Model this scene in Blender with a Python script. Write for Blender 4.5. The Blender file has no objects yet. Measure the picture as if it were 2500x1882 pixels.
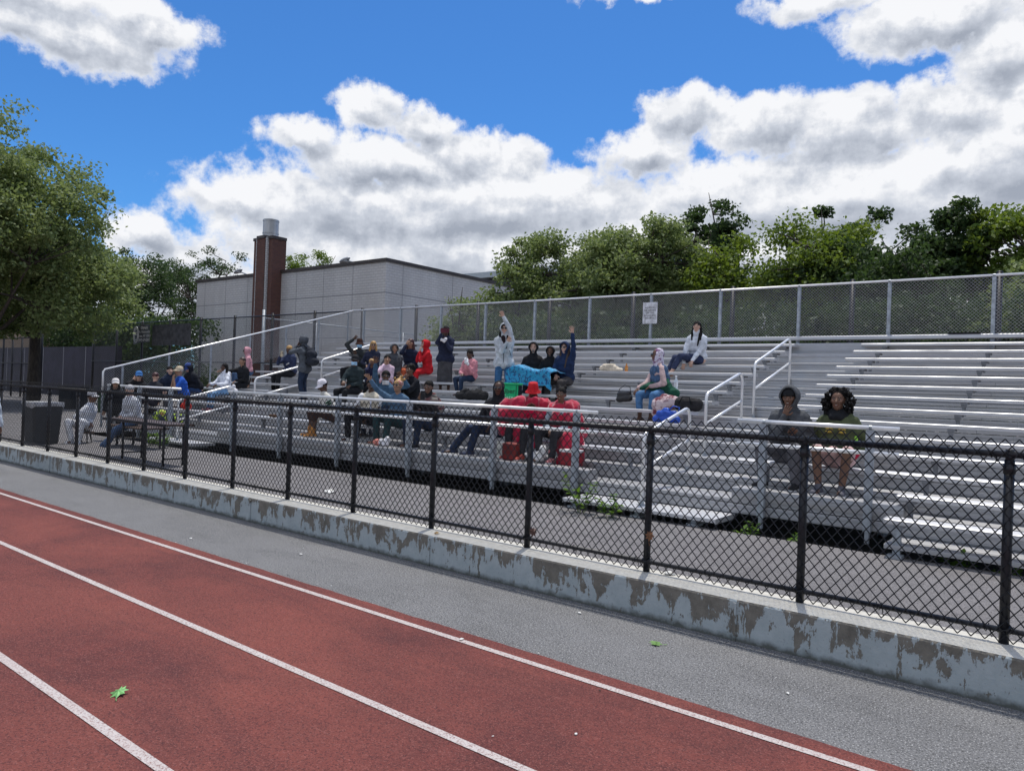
import bpy, math, random
import numpy as np
from mathutils import Vector, Matrix, noise as mnoise
S = bpy.context.scene
C = S.collection
rng = np.random.default_rng(7)
random.seed(7)
R = math.radians

# ------------------------------------------------------------ camera
H = 1.75
cd = bpy.data.cameras.new('camera'); cam = bpy.data.objects.new('camera', cd); C.objects.link(cam); S.camera = cam
cd.sensor_width = 36; cd.lens = 1800 / 2500 * 36; cd.clip_start = .05; cd.clip_end = 3000
psi = math.pi / 2 - math.atan2(2311., 1800.)
pit = 7.5 / 1800; rol = .0361
f_ = Vector((-math.sin(psi) * math.cos(pit), math.cos(psi) * math.cos(pit), math.sin(pit)))
r0 = Vector((math.cos(psi), math.sin(psi), 0)); u0 = r0.cross(f_)
rt = r0 * math.cos(rol) + u0 * math.sin(rol); up = u0 * math.cos(rol) - r0 * math.sin(rol)
M = Matrix((rt, up, -f_)).transposed().to_4x4(); M.translation = (0, 0, H)
cam.matrix_world = M

# ------------------------------------------------------------ sun
SUN = Vector((-.10, .27, 1)).normalized()
sd = bpy.data.lights.new('sun', 'SUN'); sd.energy = 3.6; sd.angle = R(.5); sd.color = (1, .955, .88)
so = bpy.data.objects.new('sun', sd); C.objects.link(so); so.rotation_euler = SUN.to_track_quat('Z', 'Y').to_euler(); so.location = (0, 0, 40)

# ------------------------------------------------------------ view
S.view_settings.view_transform = 'Standard'; S.view_settings.look = 'None'
S.view_settings.exposure = 0; S.view_settings.gamma = 1
S.cycles.max_bounces = 6; S.cycles.transparent_max_bounces = 8

# ------------------------------------------------------------ world: physical sky with cumulus clouds
W = bpy.data.worlds.new('World'); S.world = W; W.use_nodes = True
nt = W.node_tree; nt.nodes.clear(); L = nt.links
def nd(t, tree=None, **k):
    n = (tree or nt).nodes.new(t)
    for a, b in k.items():
        if a.startswith('i_'): n.inputs[int(a[2:])].default_value = b
        else: setattr(n, a, b)
    return n
BL = [(-1.225,.372,.13,.034),(-1.26,.41,.12,.03),(-1.13,.399,.06,.026),(-1.17,.355,.07,.016),(-.50,.487,.07,.008),(-.27,.463,.10,.020),(-.155,.428,.12,.040),(-.075,.385,.075,.044),(-.02,.42,.08,.05),
 (-.443,.354,.065,.033),(-.349,.338,.094,.04),(-.245,.325,.086,.044),(-.136,.332,.076,.043),(-.056,.333,.049,.055),(-.49,.311,.078,.033),(-.865,.35,.052,.032),
 (-.794,.337,.05,.027),(-.946,.306,.065,.022),(-.74,.307,.075,.034),(-.664,.293,.063,.031),(-.813,.285,.188,.034),(-1.022,.224,.068,.027),
 (-.92,.224,.183,.051),(-1.136,.172,.046,.03),(-1.084,.153,.059,.025),(-.674,.24,.247,.064),(-.258,.246,.281,.07),(-.547,.177,.636,.054),(-.062,.263,.118,.072),(-.5,.10,.95,.065)]
g = bpy.data.node_groups.new('cloud_field', 'ShaderNodeTree')
g.interface.new_socket('P', in_out='INPUT', socket_type='NodeSocketVector')
g.interface.new_socket('F', in_out='OUTPUT', socket_type='NodeSocketFloat')
gi = g.nodes.new('NodeGroupInput'); go = g.nodes.new('NodeGroupOutput')
n1 = nd('ShaderNodeTexNoise', g, noise_dimensions='3D'); n1.inputs['Scale'].default_value = 14; n1.inputs['Detail'].default_value = 9; n1.inputs['Roughness'].default_value = .6
g.links.new(gi.outputs[0], n1.inputs['Vector'])
sub = nd('ShaderNodeVectorMath', g, operation='SUBTRACT'); g.links.new(n1.outputs['Color'], sub.inputs[0]); sub.inputs[1].default_value = (.5, .5, .5)
sc = nd('ShaderNodeVectorMath', g, operation='MULTIPLY'); g.links.new(sub.outputs[0], sc.inputs[0]); sc.inputs[1].default_value = (.085, .06, 0)
ad = nd('ShaderNodeVectorMath', g, operation='ADD'); g.links.new(gi.outputs[0], ad.inputs[0]); g.links.new(sc.outputs[0], ad.inputs[1])
cur = None
for (a, e, ra, re) in BL:
    s1 = nd('ShaderNodeVectorMath', g, operation='SUBTRACT'); g.links.new(ad.outputs[0], s1.inputs[0]); s1.inputs[1].default_value = (a, e, 0)
    s2 = nd('ShaderNodeVectorMath', g, operation='MULTIPLY'); g.links.new(s1.outputs[0], s2.inputs[0]); s2.inputs[1].default_value = (1 / ra, 1 / re, 0)
    s3 = nd('ShaderNodeVectorMath', g, operation='LENGTH'); g.links.new(s2.outputs[0], s3.inputs[0])
    s4 = nd('ShaderNodeMath', g, operation='MULTIPLY_ADD'); g.links.new(s3.outputs['Value'], s4.inputs[0])
    sz = min(ra, re) ** .5 * 4.5
    s4.inputs[1].default_value = -sz; s4.inputs[2].default_value = sz
    if cur is None: cur = s4
    else:
        mx = nd('ShaderNodeMath', g, operation='SMOOTH_MAX'); g.links.new(cur.outputs[0], mx.inputs[0]); g.links.new(s4.outputs[0], mx.inputs[1]); mx.inputs[2].default_value = .12; cur = mx
n2 = nd('ShaderNodeTexNoise', g); n2.inputs['Scale'].default_value = 30; n2.inputs['Detail'].default_value = 8; n2.inputs['Roughness'].default_value = .62
g.links.new(gi.outputs[0], n2.inputs['Vector'])
s5 = nd('ShaderNodeMath', g, operation='MULTIPLY_ADD'); g.links.new(n2.outputs['Fac'], s5.inputs[0]); s5.inputs[1].default_value = .95; g.links.new(cur.outputs[0], s5.inputs[2])
s6 = nd('ShaderNodeMath', g, operation='SUBTRACT'); g.links.new(s5.outputs[0], s6.inputs[0]); s6.inputs[1].default_value = .475
g.links.new(s6.outputs[0], go.inputs[0])

tc = nd('ShaderNodeTexCoord'); sp = nd('ShaderNodeSeparateXYZ'); L.new(tc.outputs['Generated'], sp.inputs[0])
az = nd('ShaderNodeMath', operation='ARCTAN2'); L.new(sp.outputs[0], az.inputs[0]); L.new(sp.outputs[1], az.inputs[1])
el = nd('ShaderNodeMath', operation='ARCSINE'); L.new(sp.outputs[2], el.inputs[0])
cb = nd('ShaderNodeCombineXYZ'); L.new(az.outputs[0], cb.inputs[0]); L.new(el.outputs[0], cb.inputs[1])
def field(vec):
    n = nd('ShaderNodeGroup'); n.node_tree = g; L.new(vec, n.inputs[0]); return n.outputs[0]
F0 = field(cb.outputs[0])
sh = nd('ShaderNodeVectorMath', operation='ADD'); L.new(cb.outputs[0], sh.inputs[0]); sh.inputs[1].default_value = (-.006, .017, 0)
F1 = field(sh.outputs[0])
def mrange(x, a, b, c, d, smooth=True):
    n = nd('ShaderNodeMapRange'); n.interpolation_type = 'SMOOTHSTEP' if smooth else 'LINEAR'
    L.new(x, n.inputs[0]); n.inputs[1].default_value = a; n.inputs[2].default_value = b; n.inputs[3].default_value = c; n.inputs[4].default_value = d
    return n.outputs[0]
mask0 = mrange(F0, -.10, .24, 0, 1)
# broken cloud over the unseen sky around the viewpoint, added to whiten ambient light
nw = nd('ShaderNodeTexNoise'); nw.inputs['Scale'].default_value = 2.6; nw.inputs['Detail'].default_value = 7; nw.inputs['Roughness'].default_value = .58; L.new(tc.outputs['Generated'], nw.inputs['Vector'])
cov = mrange(nw.outputs['Fac'], .43, .55, 0, 1)
daz = nd('ShaderNodeMath', operation='ADD'); L.new(az.outputs[0], daz.inputs[0]); daz.inputs[1].default_value = .6
dab = nd('ShaderNodeMath', operation='ABSOLUTE'); L.new(daz.outputs[0], dab.inputs[0])
away = mrange(dab.outputs[0], .95, 1.25, 0, 1); high = mrange(el.outputs[0], .66, .85, 0, 1)
aw = nd('ShaderNodeMath', operation='MAXIMUM'); L.new(away, aw.inputs[0]); L.new(high, aw.inputs[1])
ex = nd('ShaderNodeMath', operation='MULTIPLY'); L.new(cov, ex.inputs[0]); L.new(aw.outputs[0], ex.inputs[1])
mk = nd('ShaderNodeMath', operation='MAXIMUM'); L.new(mask0, mk.inputs[0]); L.new(ex.outputs[0], mk.inputs[1]); mask = mk.outputs[0]
n3 = nd('ShaderNodeTexNoise'); n3.inputs['Scale'].default_value = 8; n3.inputs['Detail'].default_value = 5; n3.inputs['Roughness'].default_value = .5; n3.inputs['Distortion'].default_value = .0
mp = nd('ShaderNodeMapping'); mp.inputs['Scale'].default_value = (1, 2.4, 1); mp.inputs['Location'].default_value = (3.1, 1.7, 0); L.new(cb.outputs[0], mp.inputs[0]); L.new(mp.outputs[0], n3.inputs['Vector'])
dif = nd('ShaderNodeMath', operation='SUBTRACT'); L.new(F1, dif.inputs[0]); L.new(F0, dif.inputs[1])
rel = mrange(dif.outputs[0], -.45, .45, -.42, .42, False)
b0 = mrange(F1, .0, .9, .20, .52); ba = nd('ShaderNodeMath', operation='ADD'); L.new(b0, ba.inputs[0]); L.new(rel, ba.inputs[1]); body = ba.outputs[0]
nb = mrange(n3.outputs['Fac'], .35, .65, -.30, .30, False)
sm = nd('ShaderNodeMath', operation='ADD', use_clamp=True); L.new(body, sm.inputs[0]); L.new(nb, sm.inputs[1])
thin = mrange(F0, .0, .35, .0, 1)
sm2 = nd('ShaderNodeMath', operation='MULTIPLY'); L.new(sm.outputs[0], sm2.inputs[0]); L.new(thin, sm2.inputs[1])
cr = nd('ShaderNodeValToRGB'); L.new(sm2.outputs[0], cr.inputs[0])
cr.color_ramp.elements[0].color = (.93, .94, .97, 1); cr.color_ramp.elements[1].color = (.36, .40, .48, 1)
e_ = cr.color_ramp.elements.new(.45); e_.color = (.60, .64, .72, 1)
sky = nd('ShaderNodeTexSky', sky_type='NISHITA'); sky.sun_disc = False; sky.sun_elevation = math.asin(SUN.z); sky.sun_rotation = math.atan2(SUN.x, SUN.y)
sky.air_density = 1.0; sky.dust_density = .4; sky.ozone_density = 2.5
tint = nd('ShaderNodeMix', data_type='RGBA', blend_type='MULTIPLY'); tint.inputs['Factor'].default_value = 1
L.new(sky.outputs[0], tint.inputs['A']); tint.inputs['B'].default_value = (.40, .86, 1.36, 1)
SK = .1
cs = nd('ShaderNodeVectorMath', operation='SCALE'); L.new(cr.outputs[0], cs.inputs[0]); cs.inputs['Scale'].default_value = 1 / SK
mixc = nd('ShaderNodeMix', data_type='RGBA'); L.new(mask, mixc.inputs['Factor']); L.new(tint.outputs['Result'], mixc.inputs['A']); L.new(cs.outputs[0], mixc.inputs['B'])
bg = nd('ShaderNodeBackground'); bg.inputs['Strength'].default_value = SK; L.new(mixc.outputs['Result'], bg.inputs['Color'])
wo = nd('ShaderNodeOutputWorld'); L.new(bg.outputs[0], wo.inputs[0])

# ------------------------------------------------------------ materials
def mat(name, col, rough=.8, metal=0., var=0., vscale=5., vcol=None, vlo=.4, vhi=.6, bump=0., bscale=60., detail=4, spec=.5, stretch=(1, 1, 1), sheen=0., trans=0., fine=0., fscale=300.):
    m = bpy.data.materials.new(name); m.use_nodes = True; t = m.node_tree; b = t.nodes['Principled BSDF']
    b.inputs['Base Color'].default_value = (*col, 1); b.inputs['Roughness'].default_value = rough; b.inputs['Metallic'].default_value = metal
    b.inputs['Specular IOR Level'].default_value = spec
    if sheen: b.inputs['Sheen Weight'].default_value = sheen
    tcn = t.nodes.new('ShaderNodeTexCoord'); mpn = t.nodes.new('ShaderNodeMapping'); mpn.inputs['Scale'].default_value = stretch
    t.links.new(tcn.outputs['Object'], mpn.inputs[0])
    colout = None
    if var or vcol:
        n = t.nodes.new('ShaderNodeTexNoise'); n.inputs['Scale'].default_value = vscale; n.inputs['Detail'].default_value = detail; n.inputs['Roughness'].default_value = .65
        t.links.new(mpn.outputs[0], n.inputs['Vector'])
        r = t.nodes.new('ShaderNodeMapRange'); t.links.new(n.outputs['Fac'], r.inputs[0]); r.inputs[1].default_value = vlo; r.inputs[2].default_value = vhi
        mx = t.nodes.new('ShaderNodeMix'); mx.data_type = 'RGBA'; t.links.new(r.outputs[0], mx.inputs['Factor'])
        if vcol is None:
            mx.inputs['A'].default_value = (*[c * (1 - var) for c in col], 1); mx.inputs['B'].default_value = (*[min(1, c * (1 + var)) for c in col], 1)
        else:
            mx.inputs['A'].default_value = (*col, 1); mx.inputs['B'].default_value = (*vcol, 1)
        colout = mx.outputs['Result']
    if fine:
        n = t.nodes.new('ShaderNodeTexNoise'); n.inputs['Scale'].default_value = fscale; n.inputs['Detail'].default_value = 2
        t.links.new(mpn.outputs[0], n.inputs['Vector'])
        r = t.nodes.new('ShaderNodeMapRange'); t.links.new(n.outputs['Fac'], r.inputs[0]); r.inputs[1].default_value = .3; r.inputs[2].default_value = .7
        r.inputs[3].default_value = 1 - fine; r.inputs[4].default_value = 1 + fine
        hs = t.nodes.new('ShaderNodeHueSaturation'); t.links.new(r.outputs[0], hs.inputs['Value'])
        if colout: t.links.new(colout, hs.inputs['Color'])
        else: hs.inputs['Color'].default_value = (*col, 1)
        colout = hs.outputs[0]
    if colout: t.links.new(colout, b.inputs['Base Color'])
    if bump:
        n = t.nodes.new('ShaderNodeTexNoise'); n.inputs['Scale'].default_value = bscale; n.inputs['Detail'].default_value = 3
        t.links.new(mpn.outputs[0], n.inputs['Vector'])
        bp = t.nodes.new('ShaderNodeBump'); bp.inputs['Strength'].default_value = bump; bp.inputs['Distance'].default_value = .01
        t.links.new(n.outputs['Fac'], bp.inputs['Height']); t.links.new(bp.outputs[0], b.inputs['Normal'])
    return m
MC = {}
def cloth(col, rough=.9):
    k = (tuple(round(c, 3) for c in col), rough)
    if k not in MC: MC[k] = mat('cloth', col, rough, var=.22, vscale=9, bump=.35, bscale=45, spec=.25)
    return MC[k]
def skinm(col):
    k = ('s',) + tuple(col)
    if k not in MC: MC[k] = mat('skin', col, .5, var=.08, vscale=20, spec=.4)
    return MC[k]

# ------------------------------------------------------------ mesh helper
class MB:
    def __init__(s): s.v = []; s.f = []; s.m = []; s.n = 0; s.cur = 0
    def add(s, v, f):
        o = s.n; s.v.append(np.asarray(v, float)); s.n += len(v)
        for q in f: s.f.append([i + o for i in q])
        s.m += [s.cur] * len(f)
        return s
    def box(s, a, b):
        x0, y0, z0 = a; x1, y1, z1 = b
        return s.add([(x0,y0,z0),(x1,y0,z0),(x1,y1,z0),(x0,y1,z0),(x0,y0,z1),(x1,y0,z1),(x1,y1,z1),(x0,y1,z1)],
              [(0,3,2,1),(4,5,6,7),(0,1,5,4),(1,2,6,5),(2,3,7,6),(3,0,4,7)])
    def xf(s, mtx):
        for i in range(len(s.v)): s.v[i] = s.v[i] @ np.array(mtx.to_3x3()).T + np.array(mtx.translation)
        return s
    def tube(s, pts, r, n=8, caps=True, ell=None):
        pts = [Vector(p) for p in pts]; m = len(pts)
        rs = r if hasattr(r, '__len__') else [r] * m
        V = []; F = []
        for i, p in enumerate(pts):
            d = (pts[min(i + 1, m - 1)] - pts[max(i - 1, 0)])
            if d.length < 1e-9: d = Vector((0, 0, 1))
            d.normalize()
            if i == 0:
                a = Vector((0, 0, 1)) if abs(d.z) < .9 else Vector((1, 0, 0))
                u = d.cross(a).normalized()
            else:
                u = (u - d * u.dot(d)).normalized()
            w = d.cross(u)
            for j in range(n):
                t = 2 * math.pi * j / n
                V.append(p + (u * math.cos(t) + w * math.sin(t)) * rs[i])
        for i in range(m - 1):
            for j in range(n):
                a = i * n + j; b = i * n + (j + 1) % n
                F.append((a, b, b + n, a + n))
        if caps: F.append(tuple(range(n))[::-1]); F.append(tuple((m - 1) * n + j for j in range(n)))
        return s.add([tuple(v) for v in V], F)
    def cap(s, p0, p1, r0, r1=None, n=12):
        r1 = r0 if r1 is None else r1
        p0 = Vector(p0); p1 = Vector(p1); d = p1 - p0
        if d.length < 1e-5: d = Vector((0, 0, 1e-4)); p1 = p0 + d
        dn = d.normalized(); pts = []; rs = []
        for a in (80, 55, 28): pts.append(p0 - dn * r0 * math.sin(R(a))); rs.append(r0 * math.cos(R(a)))
        pts += [p0, (p0 + p1) / 2, p1]; rs += [r0, (r0 + r1) / 2, r1]
        for a in (28, 55, 80): pts.append(p1 + dn * r1 * math.sin(R(a))); rs.append(r1 * math.cos(R(a)))
        return s.tube(pts, rs, n)
    def ell(s, c, r, rot=None, nu=14, nv=9):
        V = []; F = []
        V.append((0, 0, -1))
        for i in range(1, nv):
            a = -math.pi / 2 + math.pi * i / nv
            for j in range(nu):
                t = 2 * math.pi * j / nu; V.append((math.cos(a) * math.cos(t), math.cos(a) * math.sin(t), math.sin(a)))
        V.append((0, 0, 1))
        for j in range(nu): F.append((0, 1 + (j + 1) % nu, 1 + j))
        for i in range(nv - 2):
            for j in range(nu):
                a = 1 + i * nu + j; b = 1 + i * nu + (j + 1) % nu; F.append((a, b, b + nu, a + nu))
        l = len(V) - 1
        for j in range(nu): F.append((l, 1 + (nv - 2) * nu + j, 1 + (nv - 2) * nu + (j + 1) % nu))
        V = np.array(V) * np.array(r)
        if rot is not None: V = V @ np.array(rot).T
        return s.add(V + np.array(c), F)
    def prof(s, pr, x0, x1):
        """closed (y,z) profile swept along X"""
        n = len(pr); V = [(x0, y, z) for y, z in pr] + [(x1, y, z) for y, z in pr]
        F = [(i, (i + 1) % n, (i + 1) % n + n, i + n) for i in range(n)] + [tuple(range(n))[::-1], tuple(range(n, 2 * n))]
        return s.add(V, F)
    def build(s, name, mats, parent=None, smooth=False, loc=None):
        me = bpy.data.meshes.new(name)
        v = np.concatenate(s.v) if s.v else np.zeros((0, 3))
        if loc is not None: v = v - np.array(loc)
        me.from_pydata(v.tolist(), [], s.f); 
        if not isinstance(mats, (list, tuple)): mats = [mats]
        for m_ in mats: me.materials.append(m_)
        if len(mats) > 1: me.polygons.foreach_set('material_index', s.m)
        if smooth: me.polygons.foreach_set('use_smooth', [True] * len(me.polygons))
        me.update()
        o = bpy.data.objects.new(name, me); C.objects.link(o)
        if loc is not None: o.location = loc
        if parent is not None: o.parent = parent
        return o
def quads(name, V, F, mats, parent=None, k=4):
    """fast mesh from numpy arrays"""
    me = bpy.data.meshes.new(name); nV = len(V); nF = len(F)
    me.vertices.add(nV); me.vertices.foreach_set('co', np.asarray(V, np.float32).ravel())
    me.loops.add(nF * k); me.loops.foreach_set('vertex_index', np.asarray(F, np.int32).ravel())
    me.polygons.add(nF); me.polygons.foreach_set('loop_start', np.arange(nF, dtype=np.int32) * k)
    me.materials.append(mats); me.update(calc_edges=True)
    o = bpy.data.objects.new(name, me); C.objects.link(o)
    if parent is not None: o.parent = parent
    return o
def tag(o, label=None, cat=None, group=None, kind=None):
    if label: o['label'] = label
    if cat: o['category'] = cat
    if group: o['group'] = group
    if kind: o['kind'] = kind
    return o
def empty(name, loc, label, cat, group=None):
    o = bpy.data.objects.new(name, None); C.objects.link(o); o.location = loc; o.empty_display_size = .1
    bpy.context.view_layer.update()
    return tag(o, label, cat, group)
def part(mb, name, mats, root, smooth=False, at=(0, 0, 0)):
    """vertices given in world space; object origin at the thing's base"""
    o = mb.build(name, mats, None, smooth)
    o.parent = root; r = Vector((0, 0, 0)); p = root
    while p is not None: r += p.location; p = p.parent
    me = o.data; n = len(me.vertices); a = np.empty(n * 3, np.float32); me.vertices.foreach_get('co', a)
    a = (a.reshape(-1, 3) - np.array(r, np.float32)).ravel(); me.vertices.foreach_set('co', a); me.update()
    return o
def segs(P0, P1, r, n=3):
    """many straight wires -> V, F"""
    P0 = np.asarray(P0, float); P1 = np.asarray(P1, float); d = P1 - P0; d /= np.linalg.norm(d, axis=1)[:, None]
    a = np.where(np.abs(d[:, 1:2]) < .9, np.array([[0, 1., 0]]), np.array([[1., 0, 0]]))
    u = np.cross(d, a); u /= np.linalg.norm(u, axis=1)[:, None]; w = np.cross(d, u)
    N = len(P0); V = np.zeros((N, 2 * n, 3))
    for j in range(n):
        t = 2 * math.pi * j / n + .3; o = (u * math.cos(t) + w * math.sin(t)) * r
        V[:, j] = P0 + o; V[:, n + j] = P1 + o
    F = np.zeros((N, n, 4), int); b = np.arange(N) * 2 * n
    for j in range(n):
        F[:, j, 0] = b + j; F[:, j, 1] = b + (j + 1) % n; F[:, j, 2] = b + n + (j + 1) % n; F[:, j, 3] = b + n + j
    return V.reshape(-1, 3), F.reshape(-1, 4)
def chainlink(o, ux, length, zlo, zhi, P, r, n=3, zfun=None, hp=None):
    """woven wire: zigzag strands; o origin (x,y), ux unit direction, zfun(s)->(lo,hi) offsets"""
    A = []; B = []; hp = hp or P
    ns = int(length / (P / 2))
    for i in range(ns):
        s0 = (i + .5) * P / 2
        lo, hi = (zlo, zhi) if zfun is None else zfun(s0)
        m = max(2, int(round((hi - lo) / (hp / 2)))); zs = lo + np.arange(m + 1) * (hp / 2)
        j0 = int(round(lo / (P / 2))) if zfun is not None else 0
        if zfun is not None: zs = (j0 + np.arange(m + 1)) * P / 2
        par = (np.arange(m + 1) + j0 + i) % 2
        ss = s0 + (par - .5) * P / 2 * .999
        off = np.where(par == 1, r * .8, -r * .8)
        nx, ny = -ux[1], ux[0]
        pts = np.stack([o[0] + ux[0] * ss + nx * off, o[1] + ux[1] * ss + ny * off, zs], 1)
        A.append(pts[:-1]); B.append(pts[1:])
    return segs(np.concatenate(A), np.concatenate(B), r, n)
# ============================================================ materials of the place
def node_mat(name, fn, rough=.8, metal=0., spec=.5):
    m = bpy.data.materials.new(name); m.use_nodes = True; t = m.node_tree; b = t.nodes['Principled BSDF']
    b.inputs['Roughness'].default_value = rough; b.inputs['Metallic'].default_value = metal; b.inputs['Specular IOR Level'].default_value = spec
    fn(t, b); return m
def T(t, kind, **k):
    n = t.nodes.new(kind)
    for a, v in k.items():
        if a == 'inp':
            for x, y in v.items(): n.inputs[x].default_value = y
        else: setattr(n, a, v)
    return n
def noise_(t, vec, scale, detail=4, rough=.6, dist=0):
    n = T(t, 'ShaderNodeTexNoise', inp={'Scale': scale, 'Detail': detail, 'Roughness': rough, 'Distortion': dist}); t.links.new(vec, n.inputs['Vector']); return n.outputs['Fac']
def ramp_(t, x, a, b, c=0., d=1., smooth=False):
    n = T(t, 'ShaderNodeMapRange', inp={1: a, 2: b, 3: c, 4: d}); 
    if smooth: n.interpolation_type = 'SMOOTHSTEP'
    t.links.new(x, n.inputs[0]); return n.outputs[0]
def mix_(t, f, a, b, blend='MIX'):
    n = T(t, 'ShaderNodeMix', data_type='RGBA', blend_type=blend)
    if isinstance(f, float): n.inputs['Factor'].default_value = f
    else: t.links.new(f, n.inputs['Factor'])
    for k, v in (('A', a), ('B', b)):
        if isinstance(v, tuple): n.inputs[k].default_value = (*v, 1)
        else: t.links.new(v, n.inputs[k])
    return n.outputs['Result']
def math_(t, op, a, b=0., clamp=False):
    n = T(t, 'ShaderNodeMath', operation=op, use_clamp=clamp)
    for i, v in enumerate((a, b)):
        if isinstance(v, (int, float)): n.inputs[i].default_value = v
        else: t.links.new(v, n.inputs[i])
    return n.outputs[0]
def bump_(t, b, h, s=.3, d=.01):
    n = T(t, 'ShaderNodeBump', inp={'Strength': s, 'Distance': d}); t.links.new(h, n.inputs['Height']); t.links.new(n.outputs[0], b.inputs['Normal'])
def obj_(t, scale=(1, 1, 1)):
    c = T(t, 'ShaderNodeTexCoord'); m = T(t, 'ShaderNodeMapping', inp={'Scale': scale}); t.links.new(c.outputs['Object'], m.inputs[0]); return m.outputs[0]

def asphalt_fn(dark, light, sp):
    def fn(t, b):
        v = obj_(t)
        big = ramp_(t, noise_(t, v, .7, 5), .35, .65)
        mid = noise_(t, v, 6, 5)
        f = noise_(t, v, 95, 2, .8); f2 = noise_(t, v, 62, 3, .8)
        c = mix_(t, big, dark, light)
        c = mix_(t, ramp_(t, mid, .3, .7, 0, .35), c, tuple(x * 1.25 for x in light))
        st = noise_(t, obj_(t, (.5, 1.6, 1)), 1.8, 7, .7, .6); c = mix_(t, ramp_(t, st, .52, .66, 0, .35), c, tuple(x * .55 for x in dark))
        c = mix_(t, ramp_(t, f2, .50, .60, 0, .8), c, tuple(x * .32 for x in dark))
        c = mix_(t, ramp_(t, f, .56, .64, 0, .9), c, sp)
        t.links.new(c, b.inputs['Base Color']); bump_(t, b, f2, .6, .012)
    return fn
M_asph = node_mat('asphalt', asphalt_fn((.125, .125, .128), (.17, .17, .175), (.42, .42, .42)), .92, spec=.25)
M_asph2 = node_mat('asphalt_upper', asphalt_fn((.145, .138, .14), (.19, .18, .182), (.36, .35, .36)), .92, spec=.25)
def track_fn(t, b):
    v = obj_(t); big = ramp_(t, noise_(t, v, .55, 6, .62, .4), .36, .62); mid = noise_(t, v, 3.5, 6, .7)
    c = mix_(t, big, (.115, .038, .036), (.215, .066, .053))
    c = mix_(t, ramp_(t, mid, .4, .7, 0, .5), c, (.225, .062, .052))
    wet = noise_(t, obj_(t, (.35, 1.3, 1)), 1.3, 7, .68, .8); c = mix_(t, ramp_(t, wet, .50, .68, 0, .55), c, (.075, .03, .032))
    scf = noise_(t, obj_(t, (1.2, 14, 1)), 3, 4, .7); c = mix_(t, ramp_(t, scf, .62, .72, 0, .3), c, (.28, .13, .12))
    g1 = noise_(t, v, 85, 3, .8); g2 = noise_(t, v, 110, 2, .8)
    c = mix_(t, ramp_(t, g1, .5, .60, 0, .75), c, (.055, .024, .026))
    c = mix_(t, ramp_(t, g2, .56, .66, 0, .6), c, (.34, .14, .12))
    t.links.new(c, b.inputs['Base Color']); bump_(t, b, g1, .7, .012)
M_track = node_mat('track', track_fn, .95, spec=.2)
def line_fn(t, b):
    v = obj_(t); g1 = noise_(t, v, 85, 3, .8); w = noise_(t, v, 5, 5, .7)
    c = mix_(t, ramp_(t, g1, .50, .62, 0, .85), (.54, .495, .48), (.22, .11, .10))
    c = mix_(t, ramp_(t, w, .4, .7, 0, .35), c, (.45, .35, .33))
    t.links.new(c, b.inputs['Base Color']); bump_(t, b, g1, .7, .012)
M_line = node_mat('line_paint', line_fn, .9, spec=.25)
def wall_fn(t, b):
    v = obj_(t); vs = obj_(t, (1.6, 1, .8))
    geo = T(t, 'ShaderNodeNewGeometry'); sp_ = T(t, 'ShaderNodeSeparateXYZ'); t.links.new(geo.outputs['Position'], sp_.inputs[0])
    n = noise_(t, vs, 4.0, 12, .70, .35); streak = noise_(t, obj_(t, (14, 1, 1.2)), 2.2, 5, .7)
    hz = ramp_(t, sp_.outputs[2], 0, .29, .09, -.07)
    f = math_(t, 'ADD', math_(t, 'ADD', n, hz), math_(t, 'MULTIPLY', streak, .28))
    pm = ramp_(t, f, .615, .627)
    spn = T(t, 'ShaderNodeSeparateXYZ'); t.links.new(geo.outputs['True Normal'], spn.inputs[0]); fr = ramp_(t, spn.outputs[2], .9, .8, 0, 1)
    con = mix_(t, ramp_(t, noise_(t, v, 9, 8, .7), .3, .7), (.105, .098, .085), (.215, .198, .17))
    con = mix_(t, ramp_(t, noise_(t, v, 70, 3), .62, .7, 0, .5), con, (.06, .06, .058))
    pnt = mix_(t, ramp_(t, noise_(t, v, 7, 6, .7), .3, .7), (.29, .335, .35), (.39, .43, .445))
    pnt = mix_(t, ramp_(t, noise_(t, vs, 24, 6, .7), .60, .68, 0, .8), pnt, (.2, .2, .19))
    top = mix_(t, ramp_(t, noise_(t, v, 16, 6, .7), .3, .7), (.50, .48, .43), (.66, .64, .58))
    c = mix_(t, pm, con, pnt)
    dirt = ramp_(t, math_(t, 'ADD', sp_.outputs[2], math_(t, 'MULTIPLY', noise_(t, v, 12, 4), .09)), .055, .10, .9, 0)
    c = mix_(t, dirt, c, (.07, .072, .062))
    c = mix_(t, fr, top, c)
    t.links.new(c, b.inputs['Base Color']); bump_(t, b, math_(t, 'ADD', noise_(t, v, 60, 4), math_(t, 'MULTIPLY', pm, .6)), .5, .006)
M_wall = node_mat('painted_concrete', wall_fn, .85, spec=.3)
def alu_fn(col, lo=.86):
    def fn(t, b):
        v = obj_(t, (.35, 60, 60)); v2 = obj_(t)
        s = noise_(t, v, 1.6, 4, .6); d = noise_(t, v2, 2.3, 5, .65)
        c = mix_(t, ramp_(t, s, .35, .65), tuple(x * lo for x in col), col)
        c = mix_(t, ramp_(t, d, .45, .75, 0, .35), c, tuple(x * .68 for x in col))
        t.links.new(c, b.inputs['Base Color']); bump_(t, b, s, .25, .003)
        t.links.new(ramp_(t, d, .3, .7, .38, .55), b.inputs['Roughness'])
    return fn
M_alu = node_mat('mill_aluminium', alu_fn((.63, .63, .64)), .48, .62)
M_alu2 = node_mat('weathered_aluminium', alu_fn((.50, .50, .515), .78), .5, .6)
M_tread = node_mat('tread_aluminium', alu_fn((.46, .46, .47), .78), .5, .65)
M_rail = mat('anodised_rail', (.80, .80, .80), .34, .45, var=.06, vscale=8)
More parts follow.
